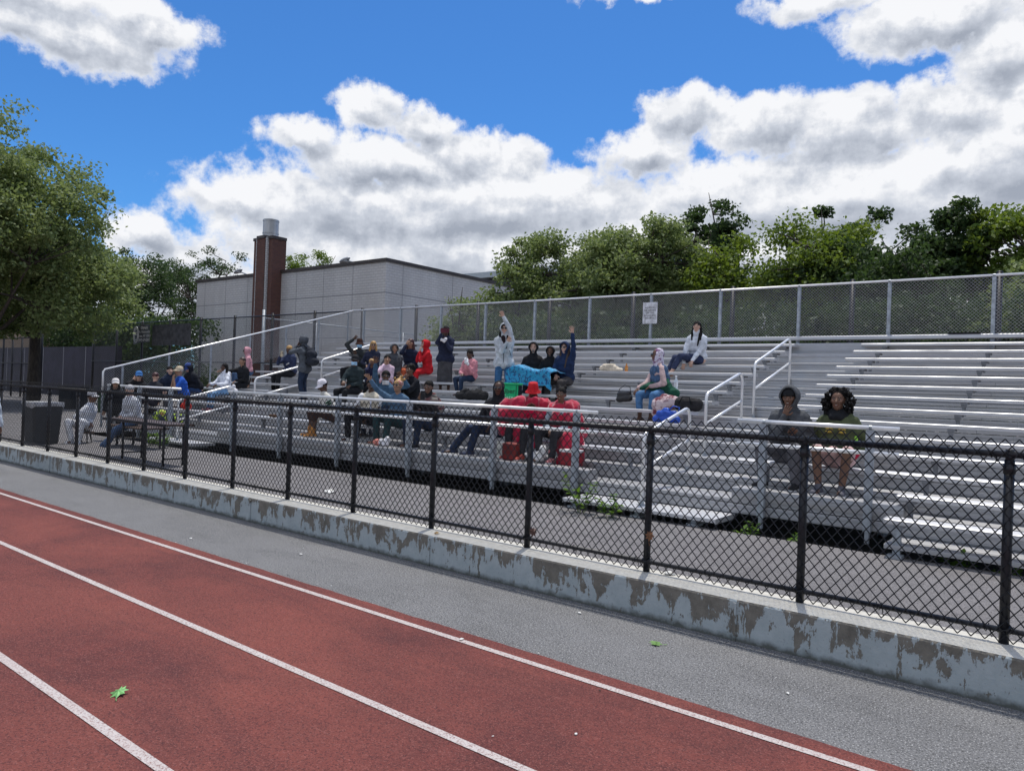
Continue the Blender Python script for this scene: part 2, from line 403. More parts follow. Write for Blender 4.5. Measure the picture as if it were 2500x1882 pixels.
M_galv = mat('galvanised_steel', (.36, .39, .42), .5, .55, var=.2, vscale=14, detail=6)
M_steel = mat('dull_steel', (.22, .23, .25), .6, .5, var=.2, vscale=9)
M_wire = mat('galvanised_wire', (.52, .53, .55), .45, .5)
M_black = mat('black_vinyl', (.009, .010, .014), .42, 0, var=.2, vscale=30, spec=.4)
M_bwire = mat('black_wire', (.008, .009, .012), .5, 0, spec=.3)
M_shaded_dirt = mat('dirt', (.022, .020, .016), .95, var=.4, vscale=6, bump=.8, bscale=30)  # dirt coloured near black, with the shade below the bleachers put into the colour

# ============================================================ ground, track
def sheet(name, x0, x1, y0, y1, z, m, kind='structure', sub=None):
    mb = MB(); mb.add([(x0, y0, z), (x1, y0, z), (x1, y1, z), (x0, y1, z)], [(0, 1, 2, 3)]); o = mb.build(name, m); tag(o, kind=kind); return o
sheet('ground', -900, 900, -400, 1500, -.03, mat('ground_earth', (.12, .125, .11), .95, var=.2, vscale=.2))
sheet('asphalt_strip', -120, 60, 3.6, 5.25, 0, M_asph)
mb = MB()
for (a, b, c, d) in ((-120, 5.59, -20.6, 60), (-20.6, 5.59, 60, 8.26), (-20.6, 17.4, 60, 60)): mb.add([(a, b, .2), (c, b, .2), (c, d, .2), (a, d, .2)], [(0, 1, 2, 3)])
mb.add([(-20.6, 8.26, .2), (60, 8.26, .2), (60, 8.30, .0), (-20.6, 8.26, .0)], [(0, 1, 2, 3)])
tag(mb.build('walkway', M_asph2), kind='structure')
sheet('shaded_dirt_under_bleacher', -20.6, 60, 8.2, 17.5, .05, M_shaded_dirt)
# track with its slightly ragged outer edge
xs = np.arange(-120, 60, .05); e = 3.985 + .010 * np.array([mnoise.noise((x * 3.1, 0, 0)) + .8 * mnoise.noise((x * 13, 5, 0)) for x in xs])
V = [(-120, -60, .004), (60, -60, .004)] + [(x, y, .004) for x, y in zip(xs[::-1], e[::-1])]
mb = MB(); n = len(xs); mb.add([(x, -60, .004) for x in xs] + [(x, y, .004) for x, y in zip(xs, e)], [(i, i + 1, i + 1 + n, i + n) for i in range(n - 1)])
tag(mb.build('running_track', M_track), kind='structure')
for y in (3.83, 2.75, 1.672, .594, -.484, -1.562, -2.64):
    o = sheet('lane_line', -120, 60, y - .027, y + .027, .008, M_line)

# ============================================================ low concrete wall
WY0, WY1, WZ = 5.205, 5.60, .292
wall = empty('concrete_wall', (-10, WY0, 0), 'long low concrete wall with peeling pale paint under the black fence', 'wall')
mb = MB(); ch = .012
n = 520; xs = np.linspace(-60, 20, n)
def wp(x):
    j = .004 * mnoise.noise((x * 2.1, 3, 0)) + .002 * mnoise.noise((x * 11, 3, 0)); return [(WY0 + j - .004, -.02), (WY0 + j, WZ - ch), (WY0 + ch + j, WZ + j * .3), (WY1 - ch, WZ + j * .3), (WY1, WZ - ch), (WY1, -.02)]
V = [(x, y, z) for x in xs for y, z in wp(x)]
F = [(i * 6 + k, i * 6 + k + 1, i * 6 + 7 + k, i * 6 + 6 + k) for i in range(n - 1) for k in range(5)]
mb.add(V, [q[::-1] for q in F]); part(mb, 'wall_body', M_wall, wall)
for x in (-1.95, -5.0, -8.05, -11.1, -14.15, -17.2):
    mb = MB(); mb.box((x - .012, WY0 - .014, .0), (x + .012, WY0 + .004, WZ - .02)); part(mb, 'joint_strip', M_wall, wall)

# ============================================================ black chain-link fence on the wall
FY = 5.46; FT = 1.455
fence = empty('chain_link_fence', (-10, FY, WZ), 'waist-high black chain-link fence standing on the low concrete wall beside the track', 'fence')
V, F = chainlink((-44, FY), (1, 0), 46.5, WZ + .012, FT + .075, .0733, .0037, 4, hp=.089)
o = quads('chain_link_mesh', V, F, M_bwire, None); o.parent = fence; o.data.transform(Matrix.Translation((10, -FY, -WZ)))
# barbed selvage twists at the top
ns = int(46.5 / .0732); A = []; B = []
for i in range(ns):
    x = -44 + (i + .5) * .0732 + .0366 * (1 if i % 2 else -1)
for i in range(-1, 40):
    x = -.362 - 1.2235 * i
    mb = MB(); mb.tube([(x, FY + .028, WZ - .01), (x, FY + .028, FT - .035)], .0285, 14)
    mb.tube([(x, FY + .028, FT - .12), (x, FY + .028, FT - .06)], .034, 14)
    mb.tube([(x, FY + .028, FT - .06), (x, FY + .028, FT + .03)], .024, 12)
    mb.tube([(x - .034, FY + .028, WZ + .085), (x + .034, FY + .028, WZ + .085)], .026, 10)
    if random.random() < .7:
        mb.tube([(x - .045, FY + .02, WZ + .07), (x + .01, FY - .012, WZ + .09), (x + .05, FY + .02, WZ + .11)], .004, 5)
    part(mb, 'post', M_black, fence, True)
for x0 in np.arange(-44, 2.4, 6.1):
    mb = MB(); mb.tube([(x0, FY + .024, FT), (min(2.5, x0 + 6.096), FY + .024, FT)], .0215, 12); part(mb, 'top_rail', M_black, fence, True)
    mb = MB(); mb.tube([(x0, FY + .024, WZ + .082), (min(2.5, x0 + 6.096), FY + .024, WZ + .082)], .0175, 10); part(mb, 'bottom_rail', M_black, fence, True)
for x0 in np.arange(-20, 2, .61):
    for zz in (FT, WZ + .082):
        mb = MB(); pts = [(x0 + .006 * k, FY + .024 + .027 * math.cos(k * 1.2), zz + .027 * math.sin(k * 1.2)) for k in range(7)]; mb.tube(pts + [(x0 + .055, FY - .006, zz - .03), (x0 + .05, FY - .012, zz - .036), (x0 + .062, FY - .006, zz - .042), (x0 + .056, FY - .012, zz - .048)], .0032, 4)
        part(mb, 'tie_wire', M_bwire, fence)

# ============================================================ aluminium bleachers
Yk = lambda k: 15.51 - .61 * k
Zs = lambda k: 2.737 - .18 * k          # seat top of row k
Zt = lambda k: 2.307 - .18 * k          # tread of row k
XL, XR = -20.24, 1.7
ble = empty('bleachers', (-10, 8.8, .2), 'long fourteen row aluminium bleachers with aisles, guard rails and a rear fence', 'bleachers')
SEC = [(XL + .03, -16.78), (-15.45, -4.95), (-3.62, XR)]
def seat_prof(y, z):
    t = .05; w = .254; pr = [(y, z - t), (y - .004, z - t + .006), (y - .004, z - .02), (y + .001, z - .018), (y - .003, z - .006), (y + .004, z)]
    yy = y + .02
    while yy < y + w - .03:
        pr += [(yy, z), (yy + .003, z - .003), (yy + .009, z - .003), (yy + .012, z)]; yy += .037
    pr += [(y + w - .004, z), (y + w, z - .006), (y + w, z - t)]
    return pr
def riser_prof(y, z0, z1):
    pr = [(y, z0)]; h = z1 - z0
    for a, b in ((.10, .0), (.14, .008), (.22, .008), (.26, 0), (.62, 0), (.66, .008), (.74, .008), (.78, 0), (1, 0)): pr.append((y - b * 2.0, z0 + h * a))
    pr += [(y + .012, z1), (y + .012, z0)]
    return pr[::-1]
cnt = 0
brk = []
for k in range(-1, 13):
    secs = SEC if k <= 10 else [(-1.57, XR)]
    for (a, b) in secs:
        cuts = [a]
        while cuts[-1] + 7.3 < b: cuts.append(cuts[-1] + 5.49)
        cuts.append(b)
        mb = MB()
        for i in range(len(cuts) - 1):
            j = random.uniform(-.0015, .0015); mb.prof([(y, z + j) for y, z in seat_prof(Yk(k), Zs(k))], cuts[i] + .002, cuts[i + 1] - .002)
        part(mb, 'seat_plank', M_alu, ble)
        for (e0, e1) in ((b + .0005, b + .012), (a - .012, a - .0005)):
            mb = MB(); mb.box((e0, Yk(k) - .006, Zs(k) - .056), (e1, Yk(k) + .258, Zs(k) + .003)); part(mb, 'end_cap', M_alu, ble)
        x = -1.9 if k < 11 else -1.45
        x = b - .30 if b < 0 else x
        if b > 0: x = -1.42 if k < 11 else -1.47
        xsb = []
        if b > 0:
            xsb = [-3.2 + .0, -1.40, .43] if k < 11 else [-1.45, .43]
        else:
            x = b - .22
            while x > a: xsb.append(x); x -= 1.83
        for x in xsb: brk.append((k, x))
for k in range(-1, 12):
    x0 = XL if k <= 10 else -1.57
    if k <= 10:
        segx = [x0, -17.0, -15.2, -10.1, -5.2, -3.3, -1.57 + .4, XR]
    else: segx = [x0, XR]
    mb = MB(); y0 = Yk(k) - .61; z = Zt(k)
    for i in range(len(segx) - 1):
        for (ya, yb) in ((y0, y0 + .298), (y0 + .306, y0 + .606)):
            t = .045; pr = [(ya, z - t), (ya, z - .004), (ya + .004, z)]
            yy = ya + .02
            while yy < yb - .03: pr += [(yy, z), (yy + .003, z - .003), (yy + .010, z - .003), (yy + .013, z)]; yy += .05
            pr += [(yb, z), (yb, z - t)]
            mb.prof(pr[::-1], segx[i] + .002, segx[i + 1] - .002)
    part(mb, 'tread_plank', M_tread, ble)
    # riser between this tread and the one above
    if k > -1:
        mb = MB(); segr = [XL, -14.6, -9.9, -4.9, -.75, XR] if k <= 10 else [x0, -.75 - .02 * k, XR]
        for i in range(len(segr) - 1): mb.prof(riser_prof(Yk(k) + .014, Zt(k) + .002, Zt(k - 1) - .053), segr[i] + .0015, segr[i + 1] - .0015)
        part(mb, 'riser_panel', M_alu2, ble)
# front skirt and toe board
mb = MB(); z1 = Zt(10)
for (a, b) in ((XL, -17.1), (-17.1, -15.0), (-15.0, -10.4), (-10.4, -5.5), (-5.5, -3.32), (-3.32, -1.58)):
    mb.prof(riser_prof(8.80, .335, z1 - .055), a + .0015, b - .0015)
part(mb, 'front_skirt', M_alu2, ble)
mb = MB()
for (a, b) in ((XL, -17.05), (-14.95, -5.45), (-3.38, -1.5)):
    mb.prof([(8.775, z1 + .002), (8.770, z1 + .05), (8.778, z1 + .055), (8.778, z1 + .09), (8.770, z1 + .095), (8.775, z1 + .138), (8.79, z1 + .14), (8.90, z1 + .14), (8.905, z1 + .136), (8.91, z1 + .14), (9.06, z1 + .14), (9.06, z1 + .002)][::-1], a, b)
part(mb, 'foot_board', M_tread, ble)
for (k, x) in sorted(brk, key=lambda q: -(q[1] - 1.5 * q[0] * 0 + 0) )[:100]:
    mb = MB(); y = Yk(k); zt = Zs(k) - .052; zb = Zt(k - 1) if k < 12 else .21
    if k == 12: zb = .30
    mb.box((x - .022, y + .06, zb), (x + .022, y + .11, zt - .03)); mb.box((x - .04, y + .02, zt - .03), (x + .05, y + .235, zt))
    mb.add([(x - .022, y + .055, zt - .1), (x + .022, y + .055, zt - .1), (x - .04, y + .03, zt - .03), (x + .04, y + .03, zt - .03), (x - .022, y + .06, zt - .1), (x + .022, y + .06, zt - .1), (x - .04, y + .06, zt - .03), (x + .04, y + .06, zt - .03)], [(0, 1, 3, 2), (0, 2, 6, 4), (1, 5, 7, 3)])
    part(mb, 'seat_bracket', M_steel, ble)
rest = sorted(brk, key=lambda q: -q[1])[100:]
mb = MB()
for (k, x) in rest:
    y = Yk(k); zt = Zs(k) - .052; mb.box((x - .03, y + .06, Zt(k - 1)), (x + .03, y + .13, zt - .03)); mb.box((x - .05, y + .02, zt - .03), (x + .05, y + .235, zt))
tag(part(mb, 'seat_bracket', M_steel, ble), kind='stuff')
# back: upright board and top plank
mb = MB(); mb.prof([(16.42, 2.70), (16.415, 2.80), (16.42, 2.955), (16.45, 2.955), (16.45, 2.70)][::-1], XL, XR); part(mb, 'back_board', M_alu2, ble)
mb = MB(); mb.prof(riser_prof(16.14, 2.489, 2.72), XL, XR); part(mb, 'riser_panel', M_alu2, ble)
mb = MB()
for a, b in ((XL, -14.7), (-14.7, -8.9), (-8.9, -3.2), (-3.2, XR)): mb.prof([(16.66, 3.035), (16.652, 3.05), (16.652, 3.11), (16.665, 3.125), (16.70, 3.125), (16.70, 3.035)][::-1], a + .002, b - .002)
part(mb, 'back_rail_plank', M_alu, ble)
# steel understructure
for x in np.arange(-20.1, 1.7, 1.83):
    mb = MB()
    mb.box((x - .03, 9.2, .20), (x + .03, 9.27, .46)); mb.box((x - .03, 11.2, .20), (x + .03, 11.27, .98)); mb.box((x - .03, 13.6, .20), (x + .03, 13.67, 1.7)); mb.box((x - .03, 16.3, .20), (x + .03, 16.37, 2.7))
    mb.tube([(x, 9.1, .36), (x, 16.35, 2.44)], .04, 6); mb.tube([(x, 9.2, .22), (x, 16.35, .22)], .03, 6)
    part(mb, 'frame', M_steel, ble)
for x in (-1.46, .43):
    mb = MB(); mb.box((x - .035, 8.22, .205), (x + .035, 8.28, .53)); mb.box((x - .07, 8.1, .203), (x + .07, 8.25, .235)); mb.box((x - .03, 8.27, .24), (x + .03, 8.78, .28)); part(mb, 'front_leg', M_galv, ble)
# low step platforms at the two aisles
for (a, b) in ((-17.08, -15.02), (-5.45, -3.34)):
    p = MB(); z = Zt(11)
    for i in range(2):
        y0 = 8.19 + i * .302; pr = [(y0, z - .045), (y0, z - .004), (y0 + .004, z)]; yy = y0 + .02
        while yy < y0 + .28: pr += [(yy, z), (yy + .003, z - .003), (yy + .010, z - .003), (yy + .013, z)]; yy += .05
        pr += [(y0 + .297, z), (y0 + .297, z - .045)]; p.prof(pr[::-1], a, b)
    p.box((a - .006, 8.185, z - .06), (a - .0005, 8.79, z + .002)); p.box((b + .0005, 8.185, z - .06), (b + .006, 8.79, z + .002))
    part(p, 'step_platform', M_alu, ble)
    for x in (a + .12, (a + b) / 2, b - .3):
        p = MB(); p.box((x - .03, 8.27, .2), (x + .03, 8.33, z - .047)); p.box((x - .03, 8.3, .2), (x + .03, 8.78, .24)); p.box((x - .07, 8.22, .203), (x + .07, 8.4, .23))
        part(p, 'platform_leg', M_galv, ble)
# guard rails along the front
def rail(pts, r=.024, n=12):
    m = MB(); m.tube(pts, r, n); return m
for (a, b, posts) in ((-20.24, -16.5, (-20.1, -18.45, -16.92)), (-14.5, -5.3, (-14.29, -12.6, -10.82, -8.96, -7.12, -5.63)), (-3.32, -1.56, (-3.0, -1.84))):
    for z in (1.465, 1.19):
        part(rail([(a, 8.745, z), (b, 8.745, z)]), 'guard_rail', M_rail, ble, True)
    for x in posts:
        m = MB(); m.box((x - .038, 8.69, .335), (x + .038, 8.70, 1.44)); m.box((x - .038, 8.70, .335), (x - .030, 8.77, 1.44)); m.box((x + .030, 8.70, .335), (x + .038, 8.77, 1.44)); m.box((x - .02, 8.70, .205), (x + .02, 8.76, .335))
        m.tube([(x - .014, 8.745, 1.465), (x + .014, 8.745, 1.465)], .0275, 10); m.tube([(x, 8.686, 1.38), (x, 8.69, 1.38)], .012, 6); m.tube([(x, 8.686, 1.1), (x, 8.69, 1.1)], .012, 6)
        part(m, 'guard_post', M_galv, ble)
# aisle handrails
for X in (-16.12, -4.45):
    for (y0, z0, yt0, zt0, y1, z1, zt1) in ((8.50, Zt(11), 8.62, 1.25, 9.86, Zt(9), 1.58), (10.42, Zt(8), 10.55, 1.80, 11.85, Zt(6), 2.15), (12.40, Zt(5), 12.52, 2.36, 14.26, Zt(2), 2.89)):
        pts = [(X, y0, z0), (X, y0, zt0 - .12)]
        for t in range(1, 5): a = t / 5 * math.pi / 2.6; pts.append((X, y0 + .13 * (1 - math.cos(a)), zt0 - .12 + .13 * math.sin(a)))
        ex, ez = y1, zt1
        pts.append((X, ex - .16, ez - .035))
        for t in range(1, 6): a = t / 5 * math.pi / 2; pts.append((X, ex - .16 + .16 * math.sin(a), ez - .035 + .02 * math.sin(2 * a) - .13 * (1 - math.cos(a))))
        pts.append((X, y1, z1))
        o = part(rail(pts, .0225), 'aisle_handrail', M_rail, ble, True)
        m = MB(); m.tube([(X, y0 + .02, zt0 - .47), (X, y1 - .02, zt1 - .47)], .0215, 12); q = part(m, 'mid_rail', M_rail, o, True)
        m = MB()
        for yy, zz in ((y0, z0), (y1, z1)): m.tube([(X, yy, zz), (X, yy, zz + .045)], .031, 10); m.box((X - .05, yy - .05, zz + .001), (X + .05, yy + .05, zz + .008))
        part(m, 'base_flange', M_galv, o)
# rear chain-link fence of the bleacher and its sloping end panel
BY = 16.82; BT = 4.26
V, F = chainlink((XL, BY), (1, 0), XR - XL, 3.02, BT - .02, .066, .0023, 3)
o = empty('rear_fence', (0, 0, 0), None, None); o.parent = ble; o.location = (10, BY - 8.8, 0)
def sub(V, F, m):
    q = quads('chain_link_mesh', V, F, m, None); q.parent = o; q.data.transform(Matrix.Translation((0, -BY, -.2))); return q
sub(V, F, M_wire)
V, F = chainlink((XL, 8.65), (0, 1), BY - 8.65, 0, 1, .066, .0022, 3, zfun=lambda s: (max(.45, 1.02 + .2826 * s - .02), 1.86 + .2826 * s))
sub(V, F, M_wire)
for i in range(13):
    x = -1.452 - 1.822 * i + 1.822
    if x < XL: continue
    m = MB(); m.box((x - .032, BY - .012, 2.3), (x + .032, BY - .004, BT - .03)); m.box((x - .032, BY - .004, 2.3), (x - .026, BY + .05, BT - .03)); m.box((x + .026, BY - .004, 2.3), (x + .032, BY + .05, BT - .03))
    m.tube([(x - .02, BY, BT), (x + .02, BY, BT)], .030, 10); part(m, 'post', M_galv, o)
m = MB(); m.tube([(XL, BY, BT), (XR, BY, BT)], .024, 10); part(m, 'top_rail', M_rail, o, True)
m = MB(); m.tube([(XL, 8.62, 1.20), (XL, 8.62, 1.80), (XL, 8.66, 1.87), (XL, BY, BT)], .024, 10); part(m, 'sloping_rail', M_rail, o, True)
for y in (8.62, 9.11, 10.36, 11.6, 12.87, 14.14, 15.4, 16.62):
    z = 1.86 + (y - 8.62) * .2926; m = MB(); m.box((XL - .01, y - .028, z - 1.5), (XL - .002, y + .028, z - .03)); m.box((XL - .04, y + .02, z - 1.5), (XL - .01, y + .028, z - .03)); part(m, 'post', M_galv, o)
# ============================================================ tall black fence behind, with windscreen and banner
BFY = 19.3; BFZ = 4.62
bf = empty('tall_fence', (-20, BFY, .2), 'tall black chain-link fence running behind the whole length of the bleachers', 'fence')
V, F = chainlink((-47, BFY), (1, 0), 49, .6, BFZ, .075, .0026, 3)
q = quads('chain_link_mesh', V, F, M_bwire, None); q.parent = bf; q.data.transform(Matrix.Translation((20, -BFY, -.2)))
for i in range(17):
    x = -1.55 - 3.02 * i + 3.0
    m = MB(); m.tube([(x, BFY + .05, .2), (x, BFY + .05, BFZ + .08)], .062, 12); m.ell((x, BFY + .05, BFZ + .08), (.066, .066, .03)); part(m, 'post', M_black, bf, True)
for z in (BFZ, 2.5, .9):
    m = MB(); m.tube([(-47, BFY + .02, z), (2, BFY + .02, z)], .028, 8); part(m, 'rail', M_black, bf, True)
M_screen = mat('windscreen', (.09, .095, .11), .8, var=.3, vscale=4, bump=.4, bscale=8)
m = MB(); n = 32
for i in range(n):
    x0 = -39.5 + i * .125; y = BFY - .06 + .012 * math.sin(i * .9); y1 = BFY - .06 + .012 * math.sin((i + 1) * .9)
    m.add([(x0, y, 3.35), (x0 + .125, y1, 3.35), (x0 + .125, y1, 4.45), (x0, y, 4.45)], [(0, 1, 2, 3)])
part(m, 'windscreen', M_screen, bf)
# second fence run, further left, closing off the ball court
lf = empty('court_fence', (-52, 17, .2), 'black chain-link court fence in front of the purple wall at the left', 'fence')
m = MB()
V, F = chainlink((-62, 16.6), (1, 0), 15.0, .3, 3.7, .11, .003, 3)
q = quads('chain_link_mesh', V, F, M_bwire, None); q.parent = lf; q.data.transform(Matrix.Translation((52, -17, -.2)))
for i in range(11):
    x = -62 + i * 1.5; h = 3.75 if i % 3 else 4.9; m = MB(); m.tube([(x, 16.65, .2), (x, 16.65, h)], .055, 10); part(m, 'post', M_black, lf, True)
for z in (3.7, 2.2, 1.1):
    m = MB(); m.tube([(-62, 16.62, z), (-47, 16.62, z)], .035, 8); part(m, 'rail', M_black, lf, True)
V, F = chainlink((-47, 16.6), (0, 1), 2.7, .3, BFZ, .11, .003, 3)
q = quads('chain_link_mesh', V, F, M_bwire, None); q.parent = lf; q.data.transform(Matrix.Translation((52, -17, -.2)))
m = MB(); m.tube([(-47, 16.62, .2), (-47, 16.62, BFZ + .3)], .07, 10); part(m, 'corner_post', M_black, lf, True)
# banner
M_ban = mat('banner_vinyl', (.012, .012, .014), .5, bump=.2, bscale=6); M_wht = mat('white_print', (.7, .7, .7), .6); M_ink = mat('black_print', (.03, .03, .035), .6)
M_grn_ink = mat('print_ink', (.01, .09, .03), .6)
def text(body, size, loc, rotx, m, parent, rotz=0., name='lettering', align='CENTER', space=1.0):
    c = bpy.data.curves.new(name, 'FONT'); c.body = body; c.size = size; c.align_x = align; c.align_y = 'CENTER'; c.extrude = .0015; c.space_line = space
    o_ = bpy.data.objects.new('tmp', c); C.objects.link(o_); bpy.context.view_layer.update()
    me = bpy.data.meshes.new_from_object(o_.evaluated_get(bpy.context.evaluated_depsgraph_get())); bpy.data.objects.remove(o_); bpy.data.curves.remove(c)
    me.materials.clear(); me.materials.append(m); o2 = bpy.data.objects.new(name, me); C.objects.link(o2); o2.parent = parent
    o2.location = loc; o2.rotation_euler = (rotx, 0, rotz); return o2
bn = empty('banner', (-40.4, BFY - .2, 3.95), 'black banner with a white round emblem and lettering tied to the tall fence', 'banner')
m = MB(); nx = 24
for i in range(nx):
    for a, b in ((-.78, .78),):
        x0 = -.95 + i * 1.9 / nx; x1 = x0 + 1.9 / nx; yy = lambda x: .02 * math.sin(x * 5); zz = lambda x: .05 * math.sin(x * 2 + 1) + .03 * x
        m.add([(x0, yy(x0), a * .62 + zz(x0)), (x1, yy(x1), a * .62 + zz(x1)), (x1, yy(x1), b * .62 + zz(x1)), (x0, yy(x0), b * .62 + zz(x0))], [(0, 1, 2, 3)])
q = m.build('banner_sheet', M_ban, bn)
m = MB()
for ra, rb in ((.30, .42), (.19, .32)): m.tube([(-.5 + ra * math.cos(t), -.05, rb * math.sin(t)) for t in np.linspace(0, 2 * math.pi, 40)], .018, 5)
m.box((-.82, -.055, -.03), (-.18, -.045, .01)); q = m.build('emblem', M_wht, bn); q.location = (-.02, 0, 0)
text('PATDB', .15, (-.52, -.06, .09), R(90), M_wht, bn)
text('Citymade\nAt. Nationwide\nBronx, NY 10451\n(347) 674-2042', .2, (.42, -.06, .02), R(90), M_wht, bn, space=1.1)
# ============================================================ purple handball wall and tan brick block
M_pur = mat('purple_paint', (.026, .023, .040), .75, var=.25, vscale=1.2, bump=.1)
hw = empty('handball_wall', (-56, 19, .2), 'long dull purple painted wall behind the court fence at far left', 'wall')
m = MB(); m.box((-75, 21.0, .2), (-47.5, 21.3, 3.5)); part(m, 'wall_body', M_pur, hw)
for x in (-73, -69.5, -66, -62.5, -59, -55.5, -52): m = MB(); m.box((x, 20.985, .2), (x + .06, 20.999, 3.5)); part(m, 'white_seam', mat('seam_paint', (.3, .3, .33), .7), hw)
def brick_mat(name, c1, c2, mortar, sx, sy, msize=.03, bumpd=.01):
    def fn(t, b):
        tc_ = T(t, 'ShaderNodeTexCoord'); s_ = T(t, 'ShaderNodeSeparateXYZ'); t.links.new(tc_.outputs['Object'], s_.inputs[0])
        ad_ = math_(t, 'ADD', s_.outputs[0], s_.outputs[1]); cb_ = T(t, 'ShaderNodeCombineXYZ'); t.links.new(ad_, cb_.inputs[0]); t.links.new(s_.outputs[2], cb_.inputs[1])
        br = T(t, 'ShaderNodeTexBrick', inp={'Scale': 1., 'Mortar Size': msize * sy, 'Brick Width': sx, 'Row Height': sy, 'Color1': (*c1, 1), 'Color2': (*c2, 1), 'Mortar': (*mortar, 1)})
        t.links.new(cb_.outputs[0], br.inputs['Vector'])
        st = noise_(t, obj_(t, (1, 1, .25)), .55, 6, .7, .5)
        c = mix_(t, ramp_(t, st, .3, .75, 0, .5), br.outputs['Color'], tuple(x * .55 for x in c1))
        t.links.new(c, b.inputs['Base Color']); bump_(t, b, math_(t, 'MULTIPLY', br.outputs['Fac'], -1), .8, bumpd)
    return node_mat(name, fn, .85, spec=.3)
M_gb = brick_mat('grey_block', (.58, .565, .56), (.62, .61, .605), (.47, .46, .46), .41, .17, .10, .012)
M_rb = brick_mat('brown_brick', (.13, .06, .05), (.18, .08, .06), (.10, .075, .07), .30, .10, .14, .01)
M_tb = brick_mat('tan_brick', (.30, .22, .15), (.36, .26, .18), (.2, .17, .14), .30, .10, .14, .01)
M_cop = mat('brown_coping', (.045, .034, .03), .6, var=.2, vscale=3)
M_wb = brick_mat('white_block', (.55, .55, .56), (.62, .62, .63), (.3, .3, .3), .3, .15, .12, .02)
tb = empty('brick_building', (-75, 24, .2), 'tan brick building showing beneath the big tree at the far left edge', 'building')
m = MB(); m.box((-90, 23.5, .2), (-66, 30, 7)); part(m, 'wall', M_tb, tb)
for x in (-71.5, -68.5):
    m = MB(); m.box((x, 23.46, 1.4), (x + 1.4, 23.495, 3.2)); w = part(m, 'window', mat('dark_glass', (.02, .025, .03), .15, spec=.7), tb)
# ============================================================ grey block building with brown chimney
bd = empty('gymnasium_building', (-45, 34, .2), 'big windowless pale grey block building with a dark roof coping behind the bleachers', 'building')
X0, X1, Y0, Y1, ZT = -56.0, -34.0, 30.7, 52., 9.25
m = MB(); m.box((X0, Y0, .2), (X1, Y1, ZT)); part(m, 'wall', M_gb, bd)
m = MB(); m.box((X0 - .12, Y0 - .12, ZT + .002), (X1 + .12, Y1, ZT + .2)); part(m, 'roof_coping', M_cop, bd)
M_joint = mat('panel_joint', (.27, .27, .28), .8)
m = MB()
for z in (7.35, 4.6):
    m.box((X0, Y0 - .012, z), (X1 + .012, Y0 - .001, z + .05)); m.box((X1 + .001, Y0, z), (X1 + .012, Y1, z + .05))
for x in np.arange(X0 + 1.2, X1 - .3, 2.95): m.box((x, Y0 - .009, .2), (x + .035, Y0 - .0005, ZT))
for y in np.arange(Y0 + 1.4, Y1, 4.6): m.box((X1 + .0005, y, .2), (X1 + .009, y + .04, ZT))
part(m, 'panel_joint', M_joint, bd)
chm = MB(); CX0, CX1, CY0, CY1, CZ = -47.0, -44.75, 29.9, 31.0, 11.55
mids = [(CX0, CX0 + .75), (CX0 + 1.1, CX1 - 1.1), (CX1 - .75, CX1)]
chim = MB()
chim.box((CX0, CY0, .2), (CX0 + .46, CY1, CZ)); chim.box((CX1 - .46, CY0, .2), (CX1, CY1, CZ)); chim.box((CX0 + .64, CY0 - .2, .2), (CX1 - .64, CY1, CZ + .05)); 
ch_o = part(chim, 'chimney', M_rb, bd)
m = MB(); m.box((CX0 + .461, CY0 - .14, .2), (CX0 + .639, CY1 - .05, CZ + .12)); m.box((CX1 - .639, CY0 - .14, .2), (CX1 - .461, CY1 - .05, CZ + .12)); part(m, 'pale_pilaster', M_wb, ch_o)
m = MB(); m.box((CX0 - .06, CY0 - .06, CZ + .002), (CX0 + .44, CY1, CZ + .2)); m.box((CX1 - .44, CY0 - .06, CZ + .002), (CX1 + .06, CY1, CZ + .2)); m.box((CX0 + .66, CY0 - .26, CZ + .055), (CX1 - .66, CY1, CZ + .26)); part(m, 'chimney_cap', M_cop, ch_o)
M_flue = mat('flue_steel', (.42, .43, .44), .5, .35, var=.2, vscale=2, stretch=(1, 1, .2))
cx, cy = (CX0 + CX1) / 2, 30.45
m = MB(); m.tube([(cx, cy, CZ), (cx, cy, CZ + 1.5)], .54, 28); 
for z in (CZ + .5, CZ + 1.38): m.tube([(cx, cy, z), (cx, cy, z + .08)], .565, 28)
part(m, 'flue', M_flue, ch_o, False)
for (x, y) in ((-40.8, 33.0), (-53.2, 32.5)):
    sl = empty('flood_lamp', (x, y, ZT + .28), 'small grey flood lamp on a curved arm above the roof edge' + (' right of the chimney' if x > -45 else ' left of the chimney'), 'lamp', 'roof lamps')
    m = MB(); m.tube([(x + 2.2, y, ZT + .2), (x + 1.6, y, ZT + .55), (x + .3, y, ZT + .92)], .05, 8); part(m, 'arm', M_galv, sl, True)
    m = MB(); m.ell((x, y, ZT + .98), (.55, .22, .14), Matrix.Rotation(R(-14), 3, 'Y')); m.box((x - .35, y - .15, ZT + .85), (x + .35, y + .15, ZT + .93)); part(m, 'lamp_head', mat('lamp_grey', (.42, .44, .46), .5, .4), sl, True)
b2 = empty('rear_building', (-45, 62, .2), 'dark building with a pale flat roof edge beyond the grey block building', 'building')
m = MB(); m.box((-54, 60, .2), (-30, 78, 13.3)); part(m, 'wall', mat('dark_cladding', (.05, .05, .06), .6, var=.3, vscale=3, stretch=(3, 3, .1)), b2)
m = MB(); m.box((-55, 59.2, 13.31), (-29, 78, 13.9)); part(m, 'roof', mat('roof_metal', (.42, .45, .47), .5, .3), b2)
for x in np.arange(-53.5, -40, .8): 
    m = MB(); m.box((x, 59.9, 10.5), (x + .1, 59.999, 13.3)); part(m, 'fin', M_cop, b2)
b3 = empty('pale_building', (4, 48, .2), 'pale flat roofed building glimpsed between the trees at far right', 'building')
